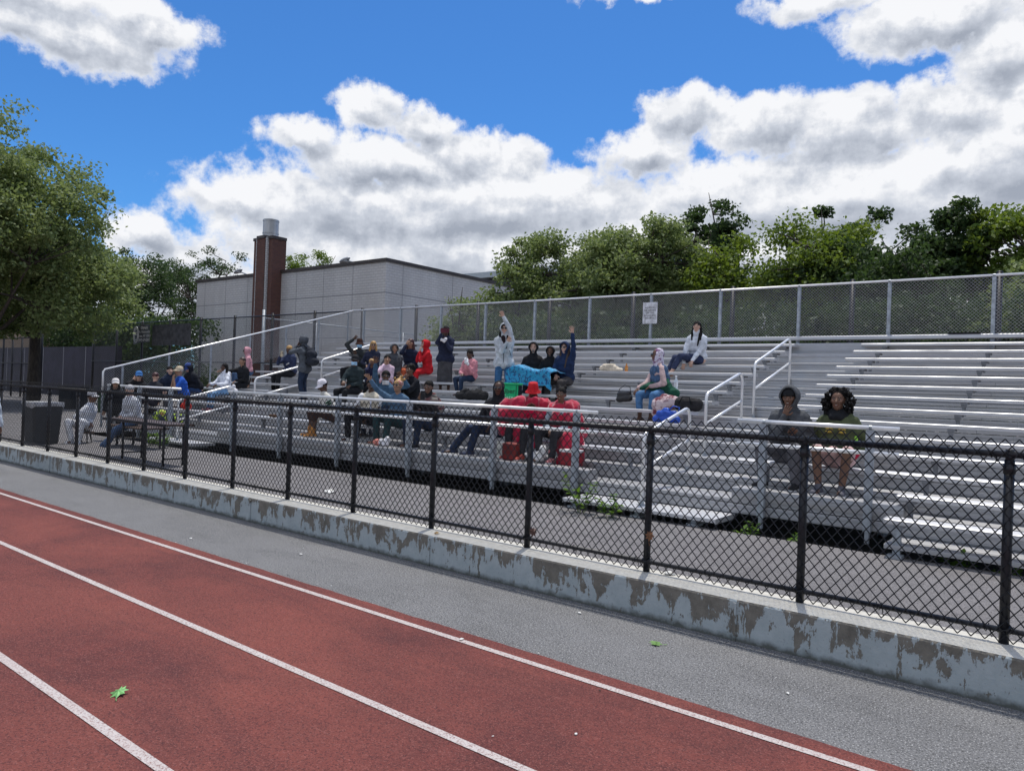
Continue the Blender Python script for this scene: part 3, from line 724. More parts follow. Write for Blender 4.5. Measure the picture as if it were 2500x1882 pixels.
m = MB(); m.box((1.5, 46, .2), (14, 56, 6.6)); part(m, 'wall', mat('white_wall', (.6, .62, .66), .8, var=.1), b3)
m = MB(); m.box((1.3, 45.8, 6.61), (14.2, 56.2, 6.9)); part(m, 'roof', M_cop, b3)

gf = empty('grey_fence', (-31.2, 20.5, .2), 'galvanised chain-link fence running back towards the grey building', 'fence')
for i in range(4):
    y = 20.5 + 3.05 * i; m = MB(); m.tube([(-31.2, y, .2), (-31.2, y, 5.1 if i == 0 else 4.75)], .065 if i == 0 else .045, 10); part(m, 'post', M_galv, gf, True)
for z in (4.7, 2.5): m = MB(); m.tube([(-31.2, 20.5, z), (-31.2, 30.6, z)], .03, 8); part(m, 'rail', M_galv, gf, True)
V, F = chainlink((-31.2, 20.5), (0, 1), 10.1, 1.0, 4.7, .10, .0025, 3)
q = quads('chain_link_mesh', V, F, M_wire, None); q.parent = gf; q.data.transform(Matrix.Translation((31.2, -20.5, -.2)))
# ============================================================ trees
def leaf_mat(name, c1, c2, c3, tr=.35):
    m = bpy.data.materials.new(name); m.use_nodes = True; t = m.node_tree; b = t.nodes['Principled BSDF']; out = t.nodes['Material Output']
    v = obj_(t); n = noise_(t, v, 1.1, 3, .6); n2 = noise_(t, v, 9, 2, .6)
    c = mix_(t, ramp_(t, n, .35, .65), c1, c2); c = mix_(t, ramp_(t, n2, .5, .7, 0, .8), c, c3)
    t.links.new(c, b.inputs['Base Color']); b.inputs['Roughness'].default_value = .6; b.inputs['Specular IOR Level'].default_value = .3
    tl = T(t, 'ShaderNodeBsdfTranslucent'); hs = T(t, 'ShaderNodeHueSaturation', inp={'Hue': .485, 'Saturation': 1.15, 'Value': 1.5}); t.links.new(c, hs.inputs['Color']); t.links.new(hs.outputs[0], tl.inputs[0])
    ms = T(t, 'ShaderNodeMixShader', inp={0: tr}); t.links.new(b.outputs[0], ms.inputs[1]); t.links.new(tl.outputs[0], ms.inputs[2]); t.links.new(ms.outputs[0], out.inputs[0])
    return m
LM = [leaf_mat('leaves_grey_green', (.115, .165, .055), (.18, .235, .09), (.30, .35, .19)),
      leaf_mat('leaves_dark', (.03, .058, .022), (.05, .085, .03), (.08, .125, .045)),
      leaf_mat('leaves_bright', (.085, .14, .026), (.14, .20, .042), (.2, .27, .07))]
M_bark = mat('bark', (.055, .045, .036), .9, var=.35, vscale=12, bump=.6, bscale=25, stretch=(1, 1, .3))
def make_leaves(name, P, size, m, parent, loc, r):
    N = len(P)
    if N == 0: return
    n = r.normal(size=(N, 3)); n[:, 2] = np.abs(n[:, 2]) + .25; n /= np.linalg.norm(n, axis=1)[:, None]
    a = r.normal(size=(N, 3)); u = np.cross(n, a); u /= np.linalg.norm(u, axis=1)[:, None]; w = np.cross(n, u)
    s = (size * r.uniform(.6, 1.35, N))[:, None]
    V = np.stack([P - u * s, P + w * s * .62 + n * s * .18, P + u * s, P - w * s * .62 + n * s * .18], 1).reshape(-1, 3) - np.array(loc)
    F = np.arange(4 * N).reshape(-1, 4)
    return quads(name, V, F, m, parent)
def tree(label, x, y, h, rad, base, seed, lm, N, ncl, leaf, clr=.75, sparse=0., name='leafy_tree', trunk=.16, flat=1., lumps=5, group='trees behind the bleachers', squash=1.0, zb=.2, keep=None):
    r = np.random.default_rng(seed)
    t = empty(name, (x, y, zb), label, 'tree', group)
    cz = base + (h - base) / 2; rz = (h - base) / 2
    # lobes give the crown its uneven outline
    lob = []
    for i in range(lumps):
        a = r.uniform(0, 6.28); q = r.uniform(.25, .62); zz = r.uniform(-.55, .62)
        lob.append((np.array([math.cos(a) * q * rad, math.sin(a) * q * rad * squash, zz * rz]), r.uniform(.38, .6)))
    lob.append((np.array([r.uniform(-.15, .15) * rad, 0, rz * .5]), .5)); lob.append((np.array([0, 0, -rz * .1]), .62))
    cl = []
    while len(cl) < ncl:
        c, q = lob[r.integers(len(lob))]; d = r.normal(size=3); d /= np.linalg.norm(d)
        p = c + d * (r.uniform(.35, 1) ** .45) * q * np.array([rad, rad * squash, rz * flat])
        if p[2] > rz * 1.02 or p[2] < -rz: continue
        cl.append(p)
    cl = np.array(cl) + np.array([x, y, cz])
    w = r.uniform(.4, 1.6, ncl); cnt_ = (w / w.sum() * N).astype(int)
    P = np.concatenate([c + np.clip(r.normal(size=(k, 3)), -1.7, 1.7) * np.array([1, 1, .62]) * clr * r.uniform(.45, .75) for c, k in zip(cl, cnt_)])
    if keep is not None: P = P[keep(P)]
    make_leaves('crown', P, leaf, lm, t, (x, y, zb), r)
    m = MB(); top = np.array([x, y, base + .2 * (h - base)])
    m.tube([(x, y, zb), (x + .05, y, base * .5), tuple(top), (x, y, cz + rz * .4)], [trunk * 1.25, trunk, trunk * .75, trunk * .25], 9)
    anchors = []
    for i in range(9):
        a = r.uniform(0, 6.28); e = r.uniform(.1, .75); q = rad * r.uniform(.4, .7)
        s0 = np.array([x, y, base * .75 + (cz - base * .75) * r.uniform(0, 1.1)]); e0 = s0 + np.array([math.cos(a) * q, math.sin(a) * q * squash, rz * r.uniform(.3, .95)])
        mid = (s0 + e0) / 2 + np.array([0, 0, -.12 * rz]) + r.normal(size=3) * .15
        m.tube([tuple(s0), tuple(mid), tuple(e0)], [trunk * .5, trunk * .32, trunk * .1], 6); anchors += [mid, e0, (mid + e0) / 2]
    anchors = np.array(anchors + [top])
    for c in cl[:: max(1, ncl // 110)]:
        d = np.linalg.norm(anchors - c, axis=1); a = anchors[d.argmin()]
        m.tube([tuple(a), tuple((a + c) / 2 + r.normal(size=3) * .12), tuple(c)], [.045, .03, .012], 4, False)
    part(m, 'trunk', M_bark, t, True)
    return t
tr = [ # label, x, y, top z, radius, crown base, seed, leaf material, leaves, clusters
 ('big grey green plane tree filling the left edge of the picture', -37.5, 10.2, 13.8, 6.6, 2.4, 11, 0, 98000, 640, .086, .60, 10),
 ('lower spreading plane tree hanging over the purple wall at the left', -41, 14.2, 8.6, 4.7, 3.5, 12, 0, 40000, 280, .085, .52, 8),
 ('dark open crowned tree with visible branches left of the grey building', -62.5, 27.5, 11.9, 5.0, 3.0, 13, 1, 17000, 150, .10, .6, 6),
 ('bushy tree behind the tall fence between the banner and the chimney', -72, 40, 15.0, 6.0, 3.5, 14, 1, 15000, 120, .11, .7, 6),
 ('tree top rising behind the flat roof just right of the chimney', -76, 56, 18.2, 6.0, 6.0, 15, 2, 12000, 90, .13, .7, 6),
 ('round tree with grey green leaves just right of the grey building', -21.4, 28.5, 9.3, 2.7, 1.0, 21, 0, 26000, 190, .085, .46, 6),
 ('short bushy tree over the roof end of the grey building', -22.8, 25.2, 6.2, 2.0, 1.0, 22, 0, 13000, 80, .075, .5, 5),
 ('middle sized silver green tree second from the grey building', -18.2, 28.5, 8.9, 2.6, 1.0, 23, 0, 26000, 190, .085, .46, 6),
 ('broad silver green tree behind the notice on the rear fence', -14.6, 27.5, 9.3, 3.2, .8, 24, 0, 40000, 270, .085, .48, 7),
 ('dark slender tree poking above the broad silver green tree', -15.3, 32.5, 10.8, 1.4, 5.0, 25, 1, 5600, 46, .095, .36, 4),
 ('dark twin topped tree with clumped leaves right of the slender one', -13.0, 32.2, 10.9, 1.5, 4.0, 26, 1, 6500, 54, .095, .36, 4),
 ('yellow green round tree in the dip of the tree line', -11.3, 28.2, 8.1, 2.6, .8, 27, 2, 26000, 150, .08, .58, 6),
 ('yellow green broad tree behind the middle of the right rear fence', -8.5, 27.8, 8.1, 2.9, .8, 28, 2, 30000, 170, .08, .58, 6),
 ('dark clumped tree standing above the yellow green trees', -9.0, 32, 9.7, 2.4, 3.0, 29, 1, 14000, 76, .095, .42, 5),
 ('dark open tree with sky showing through, fourth from the right edge', -6.7, 31, 9.2, 2.3, 2.4, 30, 1, 14000, 76, .095, .42, 5),
 ('dark open tree with twisting stems, third from the right edge', -4.9, 30.5, 8.9, 2.2, 2.2, 31, 1, 13000, 72, .095, .42, 5),
 ('dark tree with loose leaf clumps, second from the right edge', -3.0, 30, 8.5, 2.0, 2.0, 32, 1, 13000, 72, .095, .42, 5),
 ('tall loose tree with bright leaf clumps at the right edge', -1.5, 29, 8.8, 2.1, 1.4, 33, 2, 13000, 76, .09, .42, 5),
 ('low dark tree filling the gap behind the right rear fence', -5.2, 27.2, 6.9, 2.9, .6, 34, 1, 26000, 140, .08, .58, 6),
 ('low leafy tree behind the rear fence at the right edge', -1.2, 26.6, 6.4, 2.7, .6, 35, 0, 22000, 130, .08, .55, 6)]
for (lab, x, y, h, rad, base, seed, lmi, N, ncl, leaf, clr, lumps) in tr:
    tree(lab, x, y, h, rad, base, seed, LM[lmi], N, ncl, leaf, clr, lumps=lumps, trunk=.28 if rad > 4 else .13, group='trees at the left' if x < -30 else 'trees behind the bleachers')
# dense undergrowth behind the tall fence
r = np.random.default_rng(5); N = 90000
P = np.stack([r.uniform(-19.5, 3.5, N), r.uniform(22.0, 26, N), r.uniform(.3, 4.7, N) ** 1.0], 1)
keep = np.array([mnoise.noise((p[0] * .8, p[1] * .8, p[2] * .8)) > -.12 for p in P])
o = make_leaves('undergrowth', P[keep], .075, LM[1], None, (0, 0, 0), r); tag(o, 'dark tangled undergrowth between the tree trunks behind the bleachers', 'shrubbery', kind='stuff')

N = 60000; P = np.stack([r.uniform(-64, -44, N), r.uniform(22.0, 26, N), .3 + 5.2 * r.uniform(0, 1, N) ** 1.15], 1)
keep = np.array([mnoise.noise((p[0] * .5, p[1] * .5, p[2] * .5)) > -.15 for p in P])
P = P[keep]; o = make_leaves('undergrowth', P, .11, LM[1], None, (0, 0, 0), r); tag(o, 'dark leafy thicket behind the tall fence at the left', 'shrubbery', kind='stuff')
# weeds at the foot of the bleachers
def weed(x, y, z, h, n, seed, label):
    r = np.random.default_rng(seed); t = empty('weed', (x, y, z), label, 'weed', 'weeds at the foot of the bleachers')
    m = MB(); lf_ = MB()
    for i in range(n):
        a = r.uniform(0, 6.28); l = h * r.uniform(.5, 1); e = np.array([math.cos(a) * l * .45, math.sin(a) * l * .45, l])
        b = np.array([x, y, z]) + np.array([math.cos(a), math.sin(a), 0]) * .04
        m.tube([tuple(b), tuple(b + e * .5 + np.array([0, 0, .03])), tuple(b + e)], .004, 4)
        for q in np.linspace(.25, 1, 8):
            p = b + e * q; s = .025 + .035 * r.random(); d = r.normal(size=3); d[2] = abs(d[2]) * .4; d /= np.linalg.norm(d); w = np.cross(d, [0, 0, 1]); w /= np.linalg.norm(w) + 1e-6
            tip = p + d * s * 2; mid = p + d * s
            lf_.add([tuple(p), tuple(mid + w * s * .55 + np.array([0, 0, .01])), tuple(tip - np.array([0, 0, .01])), tuple(mid - w * s * .55 + np.array([0, 0, .01]))], [(0, 1, 2, 3)])
    part(m, 'stem', LM[2], t); part(lf_, 'leaves', WM, t)
WM = leaf_mat('weed_leaves', (.09, .17, .03), (.15, .27, .05), (.2, .34, .07))
weed(-5.05, 8.02, .2, .48, 9, 1, 'tallest bright green weed in front of the right step platform')
weed(-4.62, 8.0, .2, .30, 7, 2, 'shorter weed just right of the tallest one by the step platform')
weed(-3.05, 8.4, .08, .26, 5, 3, 'small broad leaved weed at the right end of the right step platform')
weed(-2.5, 8.4, .08, .16, 4, 4, 'tiny weed under the skirt below the seated couple')
weed(-.95, 8.45, .06, .26, 7, 5, 'dark weed growing under the lowest bench by the right edge')
weed(-.55, 8.4, .06, .2, 5, 6, 'small weed nearest the right edge under the lowest bench')
weed(-16.3, 8.0, .2, .3, 12, 7, 'low spreading weed before the left step platform')
weed(-15.7, 7.95, .2, .26, 10, 8, 'low weed right of the spreading one before the left step platform')
# ============================================================ people
def remesh(mb, voxel, smooth=3, disp=0., dscale=9., seed=0, zs=1.):
    me = bpy.data.meshes.new('t'); me.from_pydata(np.concatenate(mb.v).tolist(), [], mb.f); me.update()
    o = bpy.data.objects.new('t', me); C.objects.link(o)
    md = o.modifiers.new('r', 'REMESH'); md.mode = 'VOXEL'; md.voxel_size = voxel
    if smooth: m2 = o.modifiers.new('s', 'SMOOTH'); m2.iterations = smooth; m2.factor = .5
    dg = bpy.context.evaluated_depsgraph_get(); dg.update(); ev = o.evaluated_get(dg); em = ev.to_mesh()
    n = len(em.vertices); co = np.empty(n * 3); em.vertices.foreach_get('co', co); co = co.reshape(-1, 3)
    no = np.empty(n * 3); em.vertices.foreach_get('normal', no); no = no.reshape(-1, 3)
    F = [tuple(p.vertices) for p in em.polygons]
    ev.to_mesh_clear(); bpy.data.objects.remove(o); bpy.data.meshes.remove(me)
    if disp:
        k = np.array([.7 * mnoise.noise((p[0] * dscale + seed, p[1] * dscale, p[2] * dscale * .7 * zs)) + 1.1 * (.22 - abs(mnoise.noise((p[0] * dscale * 1.3, p[1] * dscale * 1.3 + seed, p[2] * dscale * .9 * zs + .6 * mnoise.noise((p[0] * 9, p[1] * 9, p[2] * 9)))))) + .3 * mnoise.noise((p[0] * dscale * 2.6, p[1] * dscale * 2.6 + seed, p[2] * dscale * 2.6 * zs)) for p in co])
        co = co + no * (k * disp)[:, None]
    return co, F
def ik(a, b, l1, l2, pole):
    a = Vector(a); b = Vector(b); d = b - a; L_ = d.length
    mx_ = (l1 + l2) * .995
    if L_ > mx_: b = a + d * (mx_ / L_); d = b - a; L_ = mx_
    if L_ < abs(l1 - l2) + .03: L_ = abs(l1 - l2) + .03
    q = (l1 * l1 - l2 * l2 + L_ * L_) / (2 * L_); h = math.sqrt(max(0, l1 * l1 - q * q)); dn = d.normalized()
    p = Vector(pole); p = (p - dn * p.dot(dn)); p = p.normalized() if p.length > 1e-4 else Vector((0, 0, -1))
    return a + dn * q + p * h, b
ARM = {'tuck': (.12, -.14, .30), 'lap': (.06, -.30, .10), 'knee': (.17, -.40, .06), 'side': (.27, .03, -.13), 'mouth': (.025, -.165, .50), 'cheek': (.085, -.13, .54), 'brow': (.06, -.145, .64),
       'head': (.16, -.02, .80), 'wave': (.30, -.22, .86), 'wavehi': (.22, -.16, 1.02), 'up': (.20, -.05, 1.22), 'chest': (.02, -.20, .40), 'phone': (.07, -.33, .50), 'phonehi': (.09, -.27, .60),
       'fwd': (.15, -.42, .25), 'out': (.66, -.28, .50), 'hips': (.2, -.14, .06), 'ear': (.14, -.06, .58), 'down': (.25, -.05, -.2), 'hang': (.10, -.36, -.12), 'chestx': (-.08, -.19, .42)}
SK = {'dark': (.085, .043, .028), 'brown': (.15, .078, .05), 'tan': (.32, .185, .12), 'light': (.52, .33, .25)}
M_eyew = mat('eye_white', (.30, .28, .26), .4); M_eye = mat('eye_dark', (.012, .009, .008), .2); M_teeth = mat('teeth', (.5, .47, .43), .4)
M_lens = mat('dark_lens', (.008, .008, .01), .12, spec=.8); M_sole = mat('sole', (.5, .5, .5), .7)
LIPS = {k: skinm(tuple(min(1, c * f) for c, f in zip(v, (1.25, .75, .75)))) for k, v in SK.items()}
HB = mat('hair_black', (.009, .008, .008), .75, var=.3, vscale=40, bump=.6, bscale=60, spec=.18); HBR = mat('hair_brown', (.035, .018, .012), .5, var=.3, vscale=40, bump=.8, bscale=60)
HBL = mat('hair_blonde', (.38, .22, .07), .5, var=.3, vscale=40, bump=.8, bscale=60); HGR = mat('hair_grey', (.35, .35, .36), .55, var=.25, vscale=40, bump=.8, bscale=60); HRB = mat('hair_auburn', (.05, .012, .012), .5, var=.3, vscale=40, bump=.6, bscale=60)
PN = [0]
def person(label, x, y, z, rel=0, pose='sit', sc=1., skin='brown', top=(.05, .05, .06), bot=(.02, .02, .03), shoe=(.05, .05, .05), L='lap', Rr='lap', lean=8, tw=None, legyaw=None,
           hyaw=0, hpitch=0, hood=None, hoodcol=None, hair=None, hat=None, glasses=None, mask=None, bottype='trousers', feet=None, mouth='closed', bulk=1.10, sleeves='long', group='spectators on the bleachers',
           extra=None, under=None, puff=0., openh=(), hscale=1.0, roll=0):
    """local frame: facing -Y, +X is the person's left; torso turned towards the camera by default"""
    fz = .138 if (pose == 'sit' and abs(z - .937) < .01) else 0.
    PN[0] += 1; seed = PN[0] * 3.7
    r = np.random.default_rng(PN[0])
    base = empty('person', (x, y, z if pose == 'stand' else z), label, 'person', group)
    cy = math.degrees(math.atan2(-x, y))          # yaw that faces the camera
    yaw = cy + rel if tw is None else tw
    ly = (0 if pose == 'sit' else yaw) if legyaw is None else legyaw
    Rt_ = Matrix.Rotation(R(yaw), 3, 'Z'); Rl = Matrix.Rotation(R(ly), 3, 'Z')
    hip = Vector((x, y, z + (.115 if pose == 'sit' else .91 * sc)))
    def TL(p): p = Vector(p) * sc; return hip + Rt_ @ (Matrix.Rotation(R(roll), 3, 'Y') @ (Matrix.Rotation(R(lean) * min(1, max(0, p.z / .2)), 3, 'X') @ p))
    def LL(p): return hip + Rl @ (Vector(p) * sc)
    def TD(v): return Rt_ @ Matrix.Rotation(R(lean), 3, 'X') @ Vector(v)
    neck = TL((0, 0, .50)); 
    hy = yaw + hyaw; Rh = Matrix.Rotation(R(hy), 3, 'Z') @ Matrix.Rotation(R(hpitch), 3, 'X')
    hc = neck + Vector((0, 0, .165 * sc)) + Rh @ Vector((0, -.025, 0)) * sc
    hs = sc * hscale if sc > .85 else sc * 1.1
    def HH(p): return hc + Rh @ (Vector(p) * hs)
    # limbs
    SH = {s: TL((.158 * s * (1 + .15 * (bulk - 1)), 0, .430)) for s in (1, -1)}
    arms = {}
    for s, a in ((1, L), (-1, Rr)):
        o3 = ARM[a] if isinstance(a, str) else a
        tgt = TL((o3[0] * s, o3[1], o3[2]))
        if isinstance(a, str) and a in ('knee', 'lap', 'hang') and pose == 'sit':
            tgt = LL((o3[0] * s, o3[1], o3[2] + .03)) * .5 + tgt * .5
        pole = TD((.55 * s, .25, -.8)) if o3[2] < .55 else (TD((.45 * s, -.15, -1)) if a in ('mouth', 'cheek', 'phone', 'phonehi', 'brow', 'ear') else TD((.9 * s, .1, -.35)))
        el_, wr = ik(SH[s], tgt, .285 * sc, .25 * sc, pole); arms[s] = (el_, wr, a)
    legs = {}
    for s in (1, -1):
        hp = LL((.09 * s, 0, 0))
        if pose == 'sit':
            ft = feet[0 if s == 1 else 1] if feet else (.12 * s, -.43, -.475)
            an = LL((ft[0], ft[1], ft[2])) if feet else LL((ft[0], ft[1] , 0)) ; 
            if feet: an.z += fz
            else: an.z = z - .43 + .085 + fz
            kn, an = ik(hp, an, .43 * sc, .41 * sc, Rl @ Vector((.25 * s, -1, .9)))
        else:
            ft = feet[0 if s == 1 else 1] if feet else (.10 * s, .02 * s, 0)
            an = LL((ft[0], ft[1], 0)); an.z = z + .085 * sc + (ft[2] if feet else 0)
            kn, an = ik(hp, an, .43 * sc, .41 * sc, Rl @ Vector((.1 * s, -1, 0)))
        legs[s] = (hp, kn, an)
    X_ = TD((1, 0, 0)); XL_ = Rl @ Vector((1, 0, 0)); FW = Rl @ Vector((0, -1, 0))
    b_ = bulk
    # ---- body
    m = MB()
    def torso(m, g):
        for zz, hw, rr in (((.0, .075, .100) if (g < 0 or pose == 'stand') else (.07, .07, .088)), (.12, .06, .090), (.24, .07, .095), (.35, .08, .098), (.42, .085, .072)):
            c = TL((0, .0, zz)); m.cap(c - X_ * hw * sc * b_, c + X_ * hw * sc * b_, (rr * b_ + g) * sc)
        for s in (1, -1): m.cap(TL((.07 * s, 0, .43)), SH[s], (.070 + g) * sc, (.050 + g * .8) * sc); m.cap(TL((.02 * s, .01, .50)), TL((.12 * s, .005, .465)), (.045 + g) * sc, (.040 + g) * sc)
    torso(m, -.012)
    for s in (1, -1):
        e_, w_, _ = arms[s]; m.cap(SH[s], e_, .046 * sc, .038 * sc); m.cap(e_, w_, .037 * sc, .025 * sc)
        h_, k_, a_ = legs[s]; m.cap(h_, k_, .077 * sc, .052 * sc); m.cap(k_, k_ * .6 + a_ * .4 - FW * .012, .05 * sc, .052 * sc); m.cap(k_ * .6 + a_ * .4 - FW * .012, a_, .052 * sc, .034 * sc)
        m.cap(a_ - FW * .03 - Vector((0, 0, .03 * sc)), a_ + FW * .13 * sc - Vector((0, 0, .055 * sc)), .036 * sc, .028 * sc)
    m.cap(TL((0, .0, .47)), HH((0, .015, -.04)), .056 * sc, .052 * hs)
    m.ell(HH((0, .015, .03)), np.array((.076, .096, .088)) * hs, Rh); m.ell(HH((0, -.02, -.045)), np.array((.056, .066, .066)) * hs, Rh); m.ell(HH((0, -.035, -.078)), np.array((.034, .04, .034)) * hs, Rh)
    m.cap(HH((0, -.086, .012)), HH((0, -.106, -.018)), .010 * hs, .016 * hs, 8); m.cap(HH((.035, -.066, -.012)), HH((.05, -.045, .0)), .022 * hs, n=8); m.cap(HH((-.035, -.066, -.012)), HH((-.05, -.045, .0)), .022 * hs, n=8)
    for s in (1, -1): m.ell(HH((.077 * s, .015, -.005)), np.array((.012, .02, .032)) * hs, Rh, 8, 6)
    # palms
    hands = []
    for s in (1, -1):
        e_, w_, nm = arms[s]; d = (w_ - e_).normalized(); opn = isinstance(nm, str) and nm in ('wave', 'wavehi', 'up', 'out') or s in openh
        fwd = TD((0, -1, 0)); nrm = (fwd - d * fwd.dot(d)); 
        if nm in ('lap', 'knee', 'hang', 'fwd'): d = (d * .6 + Vector((0, 0, -.5)) + fwd * .3).normalized(); nrm = Vector((0, 0, -1)) - d * d.dot(Vector((0, 0, -1)))
        if isinstance(nm, str) and nm in ('mouth', 'cheek', 'brow', 'ear', 'head', 'phone', 'phonehi'): d = (d * .6 + TD((-.3 * s, 0, .5))).normalized(); nrm = TD((0, 1, 0)) - d * d.dot(TD((0, 1, 0)))
        nrm = nrm.normalized() if nrm.length > .05 else TD((1, 0, 0)); sd_ = d.cross(nrm).normalized()
        for q in (-1, 0, 1): m.cap(w_ + d * .015 * sc + sd_ * q * .016 * sc, w_ + d * .078 * sc + sd_ * q * .024 * sc, .018 * sc, .014 * sc, 8)
        hands.append((s, w_, d, nrm, sd_, opn))
    co, F = remesh(m, .0115 * max(sc, .8), 2)
    bm = MB(); bm.add(co, F)
    for (s, w_, d, nrm, sd_, opn) in hands:
        for q in range(4):
            off = (-1.5 + q) * .0185 * sc; ln = (.062, .074, .07, .054)[q] * sc * (1 if s * 1 > 0 else 1)
            spread = off * (1.3 if opn else .4); c1, c2 = (.06, .12) if opn else (.35, .95)
            p0 = w_ + d * .082 * sc + sd_ * off; p1 = p0 + (d + nrm * c1) * ln * .5 + sd_ * spread * .35; p2 = p1 + (d * (1 - c2 * .5) + nrm * c2) * ln * .33 + sd_ * spread * .2; p3 = p2 + (d * (1 - c2) + nrm * c2) * ln * .25
            bm.tube([p0 - d * .012, p0, p1, p2, p3], [.009 * sc, .0095 * sc, .009 * sc, .008 * sc, .006 * sc], 6)
        th = -1 if (TD((1, 0, 0)) * s).dot(sd_) > 0 else 1
        p0 = w_ + d * .03 * sc + sd_ * th * .03 * sc; p1 = p0 + (d * .6 + sd_ * th * .8) * .035 * sc; p2 = p1 + (d * .9 + sd_ * th * .3 + nrm * .3) * .032 * sc
        bm.tube([p0 - sd_ * th * .012, p0, p1, p2], [.012 * sc, .012 * sc, .010 * sc, .008 * sc], 6)
    # face
    bm.cur = 1
    for s in (1, -1): bm.ell(HH((.031 * s, -.083, .014)), np.array((.0115, .006, .0050)) * hs, Rh, 8, 6)
    bm.cur = 2
    for s in (1, -1):
        bm.ell(HH((.031 * s, -.0895, .014)), np.array((.0062, .0035, .0062)) * hs, Rh, 8, 6); bm.tube([HH((.014 * s, -.094, .032)), HH((.032 * s, -.092, .037)), HH((.05 * s, -.08, .031))], .0032 * hs, 5)
    bm.ell(HH((0, -.108, -.03)), np.array((.009, .004, .003)) * hs, Rh, 6, 5)
    bm.cur = 3
    if mouth == 'open':
        bm.cur = 2; bm.ell(HH((0, -.083, -.06)), np.array((.021, .009, .014)) * hs, Rh, 10, 6); bm.cur = 4; bm.ell(HH((0, -.088, -.053)), np.array((.016, .006, .004)) * hs, Rh, 8, 5)
    elif mouth == 'smile':
        bm.cur = 4; bm.ell(HH((0, -.0865, -.052)), np.array((.017, .004, .0038)) * hs, Rh, 10, 6); bm.cur = 3
        bm.tube([HH((-.027, -.078, -.046)), HH((0, -.092, -.06)), HH((.027, -.078, -.046))], .0042 * hs, 5)
    else:
        bm.tube([HH((-.023, -.081, -.053)), HH((0, -.0905, -.055)), HH((.023, -.081, -.053))], .0055 * hs, 5)
    o = part(bm, 'body', [skinm(SK[skin]), M_eyew, M_eye, LIPS[skin], M_teeth], base, True)
    # ---- trousers / skirt
    lg = .016
    m = MB(); c = hip
    m.cap(c - XL_ * .065 * sc * b_ , c + XL_ * .065 * sc * b_, (.104 * b_ + .0) * sc); m.cap(TL((-.05, 0, .06)), TL((.05, 0, .06)), .092 * sc * b_)
    if bottype == 'skirt':
        kn = (legs[1][1] + legs[-1][1]) / 2
        if pose == 'sit':
            for s in (1, -1): m.cap(legs[s][0], legs[s][1] - FW * .05, .10 * sc, .072 * sc)
            m.cap((legs[1][0] + legs[-1][0]) / 2, kn - FW * .06, .09 * sc, .06 * sc)
        else:
            lo = (legs[1][1] + legs[-1][1]) / 2 - Vector((0, 0, .2 * sc))
            for q in (-1, 0, 1): m.cap(hip + XL_ * q * .07 * sc, lo + XL_ * q * .095 * sc, .115 * sc, .105 * sc)
    else:
        for s in (1, -1):
            h_, k_, a_ = legs[s]
            e1 = k_ * .75 + a_ * .25 if bottype == 'shorts' else (k_ * .35 + a_ * .65 if bottype == 'capri' else a_ + Vector((0, 0, .02)))
            m.cap(h_, k_, (.077 + lg * 1.3) * sc * (1 + .12 * (b_ - 1)), (.055 + lg) * sc)
            if bottype == 'shorts': m.cap(k_, e1, (.062 + lg) * sc, (.062 + lg) * sc)
            else: m.cap(k_, e1, (.053 + lg) * sc, (.042 + lg) * sc)
    co, F = remesh(m, .015, 3, .010, 11, seed); m2 = MB(); m2.add(co, F)
    part(m2, {'skirt': 'skirt', 'shorts': 'shorts'}.get(bottype, 'trousers'), cloth(bot), base, True)
    # ---- shoes
    if shoe:
        for s in (1, -1):
            a_ = legs[s][2]; dz = Vector((0, 0, 1)); m = MB(); q = a_ - dz * .045 * sc
            fd = (FW + XL_ * .18 * s).normalized()
            m.cap(q - fd * .045 * sc, q + fd * .06 * sc, .042 * sc, .041 * sc); m.cap(q + fd * .06 * sc - dz * .008, q + fd * .155 * sc - dz * .012, .042 * sc, .036 * sc); m.cap(a_ + dz * .01, q, .043 * sc, .044 * sc)
            if shoe[0] > .3 and shoe[1] < .3: m.cap(a_ + dz * .1 * sc, q, .053 * sc, .05 * sc)
            co, F = remesh(m, .011, 2); so_z = a_.z - .085 * sc
            co[:, 2] = np.maximum(co[:, 2], so_z + .006)
            m = MB(); m.add(co, F); m.cur = 1
            side = fd.cross(dz)
            ring = [(-.09, .0), (-.075, .032), (0, .04), (.1, .047), (.17, .035), (.195, 0), (.17, -.035), (.1, -.047), (0, -.04), (-.075, -.032)]
            lo_ = [a_ + fd * p * sc + side * w * sc for p, w in ring]; n_ = len(ring)
            V = [(p.x, p.y, so_z) for p in lo_] + [(p.x, p.y, so_z + .022) for p in lo_]
            m.add(V, [(i, (i + 1) % n_, (i + 1) % n_ + n_, i + n_) for i in range(n_)] + [tuple(range(n_))[::-1], tuple(range(n_, 2 * n_))])
            part(m, 'shoe', [cloth(shoe, .7), M_sole], base, True)
    # ---- top
    m = MB(); g = .014 + puff; torso(m, g)
    c = TL((0, 0, -.05 if pose == 'stand' else .065)); m.cap(c - X_ * .085 * sc * b_, c + X_ * .085 * sc * b_, ((.124 * b_ if pose == 'stand' else .114) + puff * .5) * sc)
    for s in (1, -1):
        e_, w_, _ = arms[s]; k = 1 + puff * 6
        if sleeves == 'long': m.cap(SH[s], e_, (.062 + puff * .6) * sc, (.055 + puff * .5) * sc); m.cap(e_, w_ - (w_ - e_).normalized() * .012, (.054 + puff * .5) * sc, (.040 + puff * .4) * sc)
        elif sleeves == 'short': m.cap(SH[s], SH[s] * .3 + e_ * .7, .063 * sc, .060 * sc)
        else: m.cap(SH[s], SH[s] * .85 + e_ * .15, .060 * sc)
